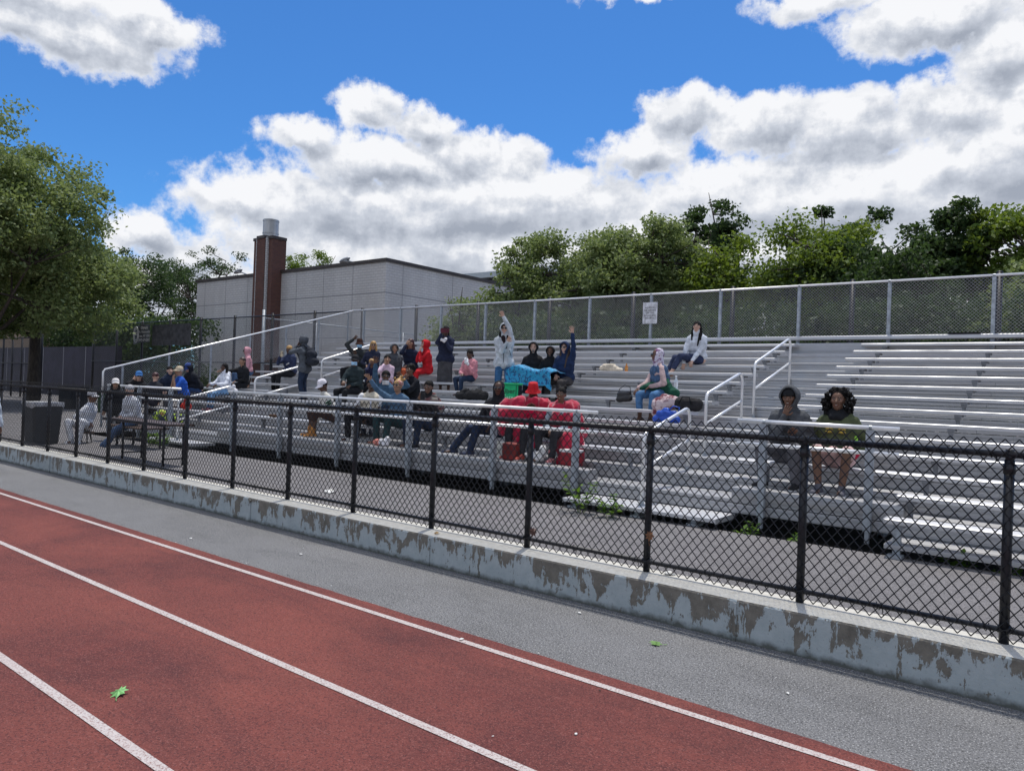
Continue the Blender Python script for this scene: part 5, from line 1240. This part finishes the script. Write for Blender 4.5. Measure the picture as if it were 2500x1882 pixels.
# tissue held by standing woman and by the little girl
for key, s, lab in ((29, 1, 'crumpled white tissue held to the chest of the standing woman in the skirt'), (30, 1, 'crumpled white wrapper in the hand of the girl in the pink puffer jacket')):
    i = P[key]; w_ = i['arms'][s][1] + i['TD']((-.02, -.05, .05)); r = np.random.default_rng(key)
    soft('tissue', [('e', w_ + V3(r.normal(size=3) * .03), (.035, .03, .04), None, 8, 6) for _ in range(7)], mat('tissue_paper', (.72, .73, .75), .9, bump=.5), lab, 'tissue', voxel=.01, sm=1, disp=.01, dsc=30, group='white tissues')
# crimson blankets
M_crim = mat('crimson_fleece', (.42, .005, .038), .95, var=.18, vscale=7, bump=.5, bscale=60, sheen=.5)
def folds(o, amp=.02): pass
i = P[37]; TL = i['TL']
soft('blanket', [('c', TL((-.15, 0, .43)), TL((.15, 0, .43)), .15), ('c', TL((-.14, -.03, .28)), TL((.15, -.03, .28)), .20), ('c', TL((-.12, -.05, .12)), TL((.14, -.05, .12)), .20), ('c', TL((-.22, -.10, .36)), TL((-.50, -.16, .30)), .17, .14), ('c', TL((-.50, -.16, .32)), TL((-.42, -.26, .04)), .13, .08),
     ('c', TL((-.2, -.1, .50)), TL((-.44, -.12, .44)), .11, .09), ('c', TL((0, -.14, .1)), TL((.05, -.34, -.16)), .13, .05), ('c', TL((-.18, -.16, .1)), TL((-.22, -.30, -.14)), .12, .05), ('c', TL((.12, -.05, .45)), TL((.02, -.11, .54)), .10, .07)],
     M_crim, 'crimson fleece blanket wrapped round the person in the red hat', 'blanket', voxel=.014, sm=3, disp=.05, dsc=6.5, seed=3, zs=.3)
i = P[38]; TL = i['TL']
soft('blanket', [('c', TL((-.10, .03, .42)), TL((.16, .03, .44)), .125), ('c', TL((.02, .02, .26)), TL((.20, 0, .26)), .17), ('c', TL((.0, -.02, .10)), TL((.26, -.02, .10)), .175), ('c', TL((-.10, -.13, .20)), TL((-.04, -.15, .36)), .06), ('c', TL((.10, -.06, .02)), TL((.18, -.24, -.12)), .17, .15), ('c', TL((.18, -.24, -.1)), TL((.20, -.30, -.36)), .16, .13), ('c', TL((.28, -.15, 0)), TL((.34, -.24, -.36)), .12, .09), ('c', TL((-.06, -.24, -.1)), TL((0, -.30, -.2)), .06), ('c', TL((.2, -.3, -.3)), TL((.1, -.32, -.40)), .07)],
     M_crim, 'long crimson fleece blanket hanging from the girl in glasses down to her feet', 'blanket', voxel=.014, sm=3, disp=.05, dsc=7, seed=9, zs=.22)
# blue patterned blanket over three laps
M_bb = mat('blue_print_fleece', (.015, .28, .52), .9, vcol=(.005, .07, .20), vscale=16, vlo=.53, vhi=.57, bump=.4, sheen=.3)
mb = MB(); nx, ny = 64, 34; V = []
for a in range(nx):
    for b in range(ny):
        x = -9.46 + 1.12 * a / (nx - 1); s = b / (ny - 1)
        yy = 12.56 - .62 * min(s / .5, 1) - .05 * max(0, s - .5); zz = 2.12 - .02 * s if s < .5 else 2.11 - .62 * (s - .5)
        hump = .13 * math.exp(-((x + 9.18) / .26) ** 2) + .06 * math.exp(-((x + 8.5) / .2) ** 2) + .012 * math.sin(x * 14)
        drop = .9 * max(0, (x + 8.45)) + .10 * max(0, -9.35 - x)
        w = .032 * mnoise.noise((x * 3.2, s * 4, 0)) + .018 * mnoise.noise((x * 13, s * 11, 4))
        V.append((x + .05 * mnoise.noise((s * 5, x * 2, 9)), yy + w * (1.2 if s > .5 else .2), zz + hump * math.sin(min(1, s * 1.6) * math.pi * .8) - drop * s + w))
nV = len(V); V2 = [(x, y + .012, z - .014) for x, y, z in V]
F = [(a * ny + b, (a + 1) * ny + b, (a + 1) * ny + b + 1, a * ny + b + 1) for a in range(nx - 1) for b in range(ny - 1)]
F2 = [tuple(q + nV for q in f)[::-1] for f in F]; E_ = []
for a in range(nx - 1): E_ += [(a * ny, a * ny + nV, (a + 1) * ny + nV, (a + 1) * ny), (a * ny + ny - 1, (a + 1) * ny + ny - 1, (a + 1) * ny + ny - 1 + nV, a * ny + ny - 1 + nV)]
for b in range(ny - 1): E_ += [(b, b + 1, b + 1 + nV, b + nV), ((nx - 1) * ny + b, (nx - 1) * ny + b + nV, (nx - 1) * ny + b + 1 + nV, (nx - 1) * ny + b + 1)]
mb.add(V + V2, F + F2 + E_); o = mb.build('blanket', M_bb, None, True, loc=(-8.9, 12.3, 1.6)); tag(o, 'bright blue patterned blanket spread over the laps of the three hooded people', 'blanket')
# green insulated delivery bag with its lettering
M_gbag = mat('green_bag', (.0, .36, .13), .7, var=.12, vscale=8, bump=.3, bscale=20)
db = empty('delivery_bag', (-8.92, 11.42, Zs(7) + .003), 'bright green insulated delivery bag with dark lettering in front of the blue blanket', 'bag')
def rbox(w, d, h, e=.02):
    m = MB(); pr = [(-w / 2, -d / 2 + e), (-w / 2 + e, -d / 2), (w / 2 - e, -d / 2), (w / 2, -d / 2 + e), (w / 2, d / 2 - e), (w / 2 - e, d / 2), (-w / 2 + e, d / 2), (-w / 2, d / 2 - e)]
    lv = [(0, .97), (e, 1), (h - e, 1), (h, .95)]; V = [(x * k, y * k, z) for z, k in lv for x, y in pr]; n = 8
    m.add(V, [(i * n + j, i * n + (j + 1) % n, (i + 1) * n + (j + 1) % n, (i + 1) * n + j) for i in range(3) for j in range(n)] + [tuple(range(n))[::-1], tuple(range(24, 32))]); return m
db.rotation_euler = (0, 0, R(20))
rbox(.38, .30, .34).build('bag_body', M_gbag, db); m = rbox(.40, .32, .035, .012); m.v = [v + np.array((0, 0, .342)) for v in m.v]; m.build('bag_lid', M_gbag, db)
for s in (1, -1):
    m = MB(); m.box((s * .165 - .012, -.156, .02), (s * .15 + .012, -.1515, .33)); m.build('strap', cloth(BLK), db)
m = MB(); m.box((.191, -.12, .02), (.194, .12, .33)); m.build('side_panel', cloth(BLK), db)
text('Uber', .13, (.0, -.154, .215), R(90), mat('dark_print', (.01, .03, .02), .6), db); text('Eats', .13, (.0, -.154, .095), R(90), mat('light_print', (.35, .75, .5), .6), db)
# black bag on the seat next to the standing white jacket woman
X, Y, Z = -10.0, 11.42, Zs(7)
soft('bag', [('c', (X - .28, Y, Z + .09), (X + .1, Y, Z + .10), .085), ('c', (X + .1, Y, Z + .12), (X + .38, Y + .02, Z + .11), .11, .1), ('c', (X - .2, Y, Z + .16), (X - .05, Y, Z + .2), .05), ('c', (X + .2, Y, Z + .2), (X + .3, Y, Z + .18), .05)], cloth((.02, .02, .022)), 'slumped black cloth bag on the seat below the standing white jacket woman', 'bag', disp=.02, dsc=12)
# small black gloves bundle
X, Y, Z = -8.55, 10.24, Zs(9)
soft('gloves', [('e', (X - .06, Y, Z + .045), (.07, .06, .045)), ('e', (X + .07, Y, Z + .05), (.075, .06, .05))], cloth(BLK), 'small black bundle on the seat left of the head scarf woman', 'gloves', disp=.012, dsc=25)
# cream tote lying on a seat, orange bottle, clear bottle
X, Y, Z = -9.05, 13.8, Zs(3); X = -8.1; k = 3
Y = Yk(k) + .13; Z = Zs(k)
soft('tote_bag', [('c', (X - .20, Y, Z + .06), (X + .16, Y, Z + .06), .06), ('c', (X - .14, Y, Z + .11), (X + .08, Y, Z + .11), .055), ('e', (X + .22, Y, Z + .04), (.1, .07, .04))], cloth((.62, .55, .44)), 'cream tote bag lying on an upper seat with a small orange bottle beside it', 'bag', disp=.012, dsc=14)
def bottle(x, y, z, h, r, mb_, mc, label):
    m = MB(); m.tube([(x, y, z), (x, y, z + .01), (x, y, z + h * .62), (x, y, z + h * .8), (x, y, z + h * .88)], [r * .9, r, r, r * .45, r * .4], 14); o = thing_mesh('bottle', m, mb_, label, 'bottle', (x, y, z), 'bottles')
    m = MB(); m.tube([(x, y, z + h * .88), (x, y, z + h)], r * .46, 12); part(m, 'bottle_cap', mc, o, True)
    m = MB(); m.tube([(x, y, z + h * .25), (x, y, z + h * .5)], r * 1.02, 14, False); part(m, 'bottle_label', mc, o, True)
M_org = mat('orange_drink', (.55, .2, .03), .2); M_clr = mat('clear_plastic', (.62, .68, .72), .12, spec=.6)
bottle(X + .40, Y, Z, .17, .035, M_org, cloth((.6, .3, .1)), 'small orange drink bottle beside the cream tote bag')
bottle(-5.98, Yk(5) + .14, Zs(5), .26, .038, M_clr, cloth(WHT), 'clear water bottle on the seat behind the head scarf woman')
# head scarf woman's things
i = P[39]
X, Y, Z = -6.62, Yk(6) + .10, Zs(6)
hb = empty('handbag', (X, Y - .05, Z - .08), 'black handbag hanging from the hand of the woman in the head scarf', 'handbag')
soft('bag_body', [('c', (X - .10, Y - .12, Z - .03), (X + .10, Y - .1, Z - .0), .065), ('c', (X - .10, Y - .12, Z + .06), (X + .08, Y - .1, Z + .08), .05)], mat('black_leather', (.015, .015, .016), .35, bump=.3), None, None, parent=hb, disp=.008)
m = MB(); m.tube([(X - .13, Y - .12, Z + .05), (X - .10, Y - .13, Z + .15), (X, Y - .12, Z + .23), (X + .1, Y - .1, Z + .2), (X + .12, Y - .1, Z + .06)], .007, 6); part(m, 'bag_handle', M_lens, hb, True)
soft('folded_jacket', [('c', i['LL']((-.10, -.18, .10)), i['LL']((.14, -.12, .13)), .09), ('c', i['LL']((.10, -.12, .12)), i['LL']((.36, -.08, .0)), .10, .08), ('c', i['LL']((.14, -.1, .22)), i['LL']((.30, -.12, .02)), .07, .07), ('c', i['LL']((-.1, -.25, .1)), i['LL']((-.22, -.3, .06)), .06, .04)], cloth((.012, .075, .045)), 'dark green jacket lying across the lap of the woman in the head scarf', 'jacket', disp=.02, dsc=10)
Yb = Yk(7) + .12; Zb = Zs(7)
soft('tie_dye_cloth', [('c', (-5.66, Yb - .05, Zb + .10), (-5.42, Yb, Zb + .13), .12), ('c', (-5.70, Yb - .10, Zb - .05), (-5.60, Yb - .08, Zb + .08), .07), ('c', (-5.60, Yb, Zb + .22), (-5.46, Yb, Zb + .2), .06)], mat('tie_dye', (.55, .45, .46), .9, vcol=(.14, .03, .045), vscale=6, vlo=.46, vhi=.56), 'pink and burgundy tie dyed cloth bundled beside the black duffel bag', 'cloth', disp=.02)
du = soft('duffel_bag', [('c', (-5.30, Yb + .0, Zb + .12), (-5.02, Yb + .0, Zb + .12), .12, .115)], cloth((.025, .024, .026)), 'black duffel bag at the aisle end of the seat beside the tie dyed cloth', 'bag', disp=.012)
m = MB(); m.tube([(-5.28, Yb - .12, Zb + .12), (-5.22, Yb - .1, Zb + .24), (-5.1, Yb - .1, Zb + .24), (-5.06, Yb - .12, Zb + .12)], .010, 6); part(m, 'handle', cloth(BLK), du, True)
Yb = Yk(8) + .12; Zb = Zs(8)
bb = soft('blue_bag', [('c', (-5.42, Yb, Zb + .055), (-5.08, Yb, Zb + .055), .065), ('c', (-5.36, Yb, Zb + .14), (-5.12, Yb, Zb + .14), .06), ('c', (-5.28, Yb, Zb + .21), (-5.22, Yb, Zb + .2), .035)], mat('blue_vinyl', (.01, .07, .42), .35, bump=.3, bscale=20), 'bright blue bag with loop handles on the seat by the right aisle', 'bag', disp=.018, dsc=12)
m = MB(); m.tube([(-5.22, Yb - .02, Zb + .18), (-5.12, Yb - .02, Zb + .27), (-5.02, Yb - .02, Zb + .25), (-5.04, Yb - .02, Zb + .14)], .011, 6); part(m, 'handle', mat('blue_strap', (.01, .07, .42), .4), bb, True)
# bags at the feet of the front row
Zf = Zt(10) + .141
soft('carrier_bag', [('e', (-9.78, 8.93, Zf + .07), (.12, .08, .07)), ('e', (-9.70, 8.94, Zf + .11), (.05, .05, .08))], cloth((.66, .66, .70)), 'knotted white plastic bag on the foot board below the raised arm woman', 'bag', voxel=.012, disp=.015, dsc=22)
soft('snack_bag', [('e', (-9.95, 8.93, Zf + .06), (.10, .07, .06))], cloth((.60, .22, .18)), 'orange and pink bag next to the knotted white plastic bag', 'bag', voxel=.012, disp=.012, dsc=22)
soft('red_tote', [('b', (-7.10, 8.92, Zf + .002), (-6.84, 9.05, Zf + .26)), ('c', (-7.05, 8.95, Zf + .25), (-6.9, 9.0, Zf + .25), .03)], mat('red_tote_print', (.16, .012, .01), .7, var=.3, vscale=3), 'dark red tote bag under the seat behind the black trousered legs', 'bag', voxel=.014, disp=.012)
soft('white_pouch', [('b', (-7.27, 8.98, Zf + .002), (-7.11, 9.08, Zf + .27))], cloth((.55, .55, .5)), 'white carton standing left of the dark red tote bag', 'carton', voxel=.012, disp=.006)
cl = empty('cool_box', (-6.0, 9.2, Zf), 'red cool box with a pale lid on the foot board beside the crimson blanket', 'cool box')
m = rbox(.30, .20, .19); m.build('box_body', mat('red_plastic', (.26, .006, .014), .4), cl); m = rbox(.31, .21, .04, .01); m.v = [v + np.array((0, 0, .191)) for v in m.v]; m.build('lid', cloth((.6, .58, .58), .5), cl)
soft('white_bag', [('c', (-6.62, 9.05, Zf + .08), (-6.45, 9.05, Zf + .10), .08), ('e', (-6.40, 9.03, Zf + .18), (.06, .06, .1))], cloth((.60, .60, .60)), 'white sack between the girl in glasses and the cool box', 'bag', voxel=.013, disp=.015, dsc=16)
# sandwich bag on seat, orange slip
soft('paper_bag', [('c', (-14.05, 9.48, Zs(10) + .03), (-13.8, 9.5, Zs(10) + .03), .03)], cloth((.10, .055, .03)), 'crumpled brown paper lying on the front seat left of the work boots', 'paper bag', voxel=.012, disp=.02, dsc=20)
# black strip on the top plank
m = rbox(.55, .06, .03, .006); o = m.build('black_pouch', cloth(BLK), None); o.location = (-1.9, 16.68, 3.127); tag(o, 'flat black pouch left on the top plank at the right', 'pouch')
# left group things
i = 0
soft('white_bag', [('c', (-17.55, 10.72, Zs(8) + .10), (-17.5, 10.72, Zs(8) + .12), .09), ('e', (-17.52, 10.7, Zs(8) + .24), (.05, .05, .06))], cloth((.62, .62, .66)), 'white bag on the seat beside the girl in pink shoes', 'bag', voxel=.013, disp=.012)
soft('red_bag', [('c', (-17.62, 9.45, Zs(10) + .09), (-17.45, 9.45, Zs(10) + .09), .09), ('c', (-17.55, 9.45, Zs(10) + .2), (-17.5, 9.45, Zs(10) + .24), .06)], cloth((.55, .03, .02)), 'bright red bag on the front seat left of the left handrail', 'bag', voxel=.013)
soft('safety_vest', [('c', (-17.9, 8.95, Zf + .12), (-17.3, 8.98, Zf + .12), .13), ('c', (-17.1, 9.0, Zf + .1), (-16.9, 9.0, Zf + .12), .1)], mat('vest_cloth', (.02, .03, .06), .8, vcol=(.55, .75, .05), vscale=4, vlo=.58, vhi=.60, stretch=(1, 3, 3)), 'navy coat with lime stripes heaped on the foot board below the red bag', 'coat', disp=.03)
i = P[4]; soft('lime_bag', [('e', (-15.35, 7.75, .98), (.12, .06, .06))], mat('lime_print', (.45, .6, .06), .7, vcol=(.5, .3, .1), vscale=12, vlo=.48, vhi=.55), 'lime and orange pouch beside the grey haired person', 'pouch', voxel=.012, disp=.01)
# brown folding table
tbx = empty('folding_table', (-13.2, 6.6, .2), 'brown topped folding table with black legs standing behind the chain-link fence at left', 'table')
M_tbl = mat('brown_laminate', (.075, .045, .03), .5, var=.25, vscale=6, stretch=(.4, 4, 1)); zt = .93
m = MB(); m.box((-14.6, 6.25, zt - .035), (-12.25, 6.75, zt)); part(m, 'table_top', M_tbl, tbx)
m = MB(); m.box((-14.61, 6.24, zt - .045), (-12.24, 6.252, zt + .004)); m.box((-14.61, 6.752, zt - .045), (-12.24, 6.76, zt + .004)); part(m, 'edge_band', M_black, tbx)
for x in (-13.95, -12.45):
    for y in (6.33, 6.68): m = MB(); m.tube([(x, y, .2), (x, y, zt - .04)], .022, 8); part(m, 'leg', M_black, tbx, True)
    m = MB(); m.tube([(x, 6.33, .32), (x, 6.68, .32)], .014, 6); part(m, 'stretcher', M_black, tbx, True)
bch = empty('low_bench', (-16.4, 7.6, .2), 'plain dark bench carrying the grey haired person at left', 'bench')
m = MB(); m.box((-16.9, 7.3, .62), (-15.3, 7.9, .655)); part(m, 'seat', M_tbl, bch)
for x in (-16.7, -15.5):
    for y in (7.45, 7.8): m = MB(); m.tube([(x, y, .2), (x, y, .619)], .025, 8); part(m, 'leg', M_black, bch)
stl = empty('stool', (-17.6, 7.15, .2), 'small dark stool under the person in white trousers', 'stool')
m = MB(); m.tube([(-17.6, 7.15, .41), (-17.6, 7.15, .45)], .19, 16); part(m, 'seat', M_tbl, stl)
for a in (0, 1.57, 3.14, 4.71): m = MB(); m.tube([(-17.6 + .15 * math.cos(a), 7.15 + .15 * math.sin(a), .2), (-17.6 + .12 * math.cos(a), 7.15 + .12 * math.sin(a), .41)], .015, 6); part(m, 'leg', M_black, stl)
# rubbish bin with white rim liner
bn2 = empty('rubbish_bin', (-17.75, 6.35, .2), 'big black mesh sided rubbish bin with a pale liner folded over its rim', 'bin')
m = MB(); V = []; n = 8
for z, k in ((.0, .80), (.06, .82), (.86, 1.0)):
    for a, b in ((-1, -.85), (-.85, -1), (.85, -1), (1, -.85), (1, .85), (.85, 1), (-.85, 1), (-1, .85)): V.append((-17.75 + a * .32 * k, 6.35 + b * .30 * k, .2 + z))
m.add(V, [(i * n + j, i * n + (j + 1) % n, (i + 1) * n + (j + 1) % n, (i + 1) * n + j) for i in range(2) for j in range(n)] + [tuple(range(n))[::-1]]); part(m, 'bin_body', mat('bin_plastic', (.018, .022, .028), .6, var=.2), bn2)
m = MB(); V = []
for z, k in ((.80, 1.0), (.86, 1.05), (.90, 1.04), (.88, .98), (.6, .9)):
    for j, (a, b) in enumerate(((-1, -.85), (-.85, -1), (.85, -1), (1, -.85), (1, .85), (.85, 1), (-.85, 1), (-1, .85))): V.append((-17.75 + a * .325 * k, 6.35 + b * .305 * k, .2 + z + (.03 * math.sin(j * 2.2) if z < .86 else 0)))
m.add(V, [(i * n + j, i * n + (j + 1) % n, (i + 1) * n + (j + 1) % n, (i + 1) * n + j) for i in range(4) for j in range(n)]); part(m, 'bin_liner', cloth((.42, .43, .45), .4), bn2)
# dark crates and parked bin far away under the purple wall
for (x, y, w, h, lab, nm) in ((-34.5, 13.5, 1.3, .9, 'dark low cabinet on the far walkway near the left edge', 'cabinet'), (-31.2, 13.6, .7, .75, 'dark green round planter beside the far cabinet', 'planter')):
    m = rbox(w, .7, h, .05); b = m.build(nm, cloth((.02, .022, .026) if nm == 'cabinet' else (.02, .05, .02)), None); b.location = (x, y, .2); tag(b, lab, nm)
    q = rbox(w * 1.06, .75, .06, .015); q.v = [v + np.array((0, 0, h + .001)) for v in q.v]; q.build('lid', cloth((.03, .03, .035)), b)
# notice on the rear fence
nx_ = -1.452 - 1.822 * 4
sg = empty('notice_sign', (-8.74, 16.79, 3.78), 'white notice board with rows of small black lettering on the rear fence', 'sign')
m = MB(); m.box((-.20, -.012, -.27), (.20, 0, .27)); m.build('sign_board', cloth((.60, .61, .64), .5), sg)
text('NO FOOD\nOR DRINKS\nON THE\nBLEACHERS\nNO PETS', .062, (0, -.015, 0), R(90), M_ink, sg, space=1.05)
# fallen leaves, litter
def fallen(x, y, z, s, col, rz, label, tilt=(0, 0), grp=None):
    pts = [(0, -1), (.25, -.45), (.75, -.55), (.55, -.1), (1, .15), (.5, .35), (.55, .8), (.15, .55), (0, 1.05), (-.18, .55), (-.6, .75), (-.5, .3), (-1, .2), (-.55, -.1), (-.8, -.5), (-.25, -.45)]
    m = MB(); V = [(a * s * .8, b * s, .012 * math.sin(a * 3) * abs(a)) for a, b in pts] + [(0, 0, .015)]; n = len(pts)
    m.add(V, [(i, (i + 1) % n, n) for i in range(n)]); m.tube([(0, -s, 0), (.01, -1.5 * s, .004)], .002, 4)
    k = ('leaf',) + col
    if k not in MC: MC[k] = mat('fallen_leaf_' + str(len(MC)), col, .6, var=.25, vscale=30)
    o = m.build('fallen_leaf', MC[k], None); o.location = (x, y, z); o.rotation_euler = (tilt[0], tilt[1], rz); tag(o, label, 'leaf', grp)
fallen(-4.12, 1.90, .018, .062, (.16, .38, .12), .9, 'green leaf lying alone on the red track', (.15, -.1))
fallen(-2.32, 4.72, .012, .05, (.16, .30, .08), 2.1, 'green leaf on the grey asphalt strip near the wall', (.1, .1))
fallen(-2.77, FY - .012, WZ + .30, .05, (.16, .07, .03), .4, 'orange brown leaf caught in the fence mesh beside a post, further right', (1.45, .1))
fallen(-3.94, FY - .012, WZ + .16, .055, (.07, .03, .022), 1.2, 'dark brown leaf caught low in the fence mesh next to a post', (1.3, .4))
fallen(-5.0, 5.3, WZ + .014, .035, (.35, .22, .08), 1.2, 'small yellow leaf on top of the wall')
r = np.random.default_rng(3)
M_lit = mat('litter_white', (.66, .66, .64), .8)
spots = [(-3.35, 3.84, .012, .018), (-1.35, 4.5, .004, .014), (-3.1, 4.95, .004, .02), (-6.2, 4.6, .004, .02), (-7.6, 4.2, .004, .018), (-2.0, 3.2, .008, .012), (-8.3, 6.6, .204, .09), (-2.62, 5.52, WZ + .004, .05), (-2.3, 2.9, .008, .007)]
for (x, y, z, s) in spots:
    m = MB(); m.ell((0, 0, s * .18), (s, s * .6, s * .22), None, 8, 5); m.v[0] = m.v[0] + r.normal(size=m.v[0].shape) * s * .12
    o = m.build('litter', M_lit, None, True); o.location = (x, y, z); o.rotation_euler = (0, 0, r.uniform(0, 3)); tag(o, 'small scrap of white litter lying on the ground', 'litter', 'scraps of litter')
for j in range(14):
    x, y = r.uniform(-9, -.8), r.choice([r.uniform(1, 5.1), 4.0 + r.normal() * .03])
    m = MB(); s = r.uniform(.004, .009); m.ell((0, 0, s * .3), (s, s * .7, s * .4), None, 6, 4); o = m.build('crumb', M_bark if r.random() < .5 else M_lit, None); o.location = (x, y, .006); tag(o, 'tiny crumb or pebble lying on the track or the asphalt strip', 'debris', 'tiny crumbs on the ground')
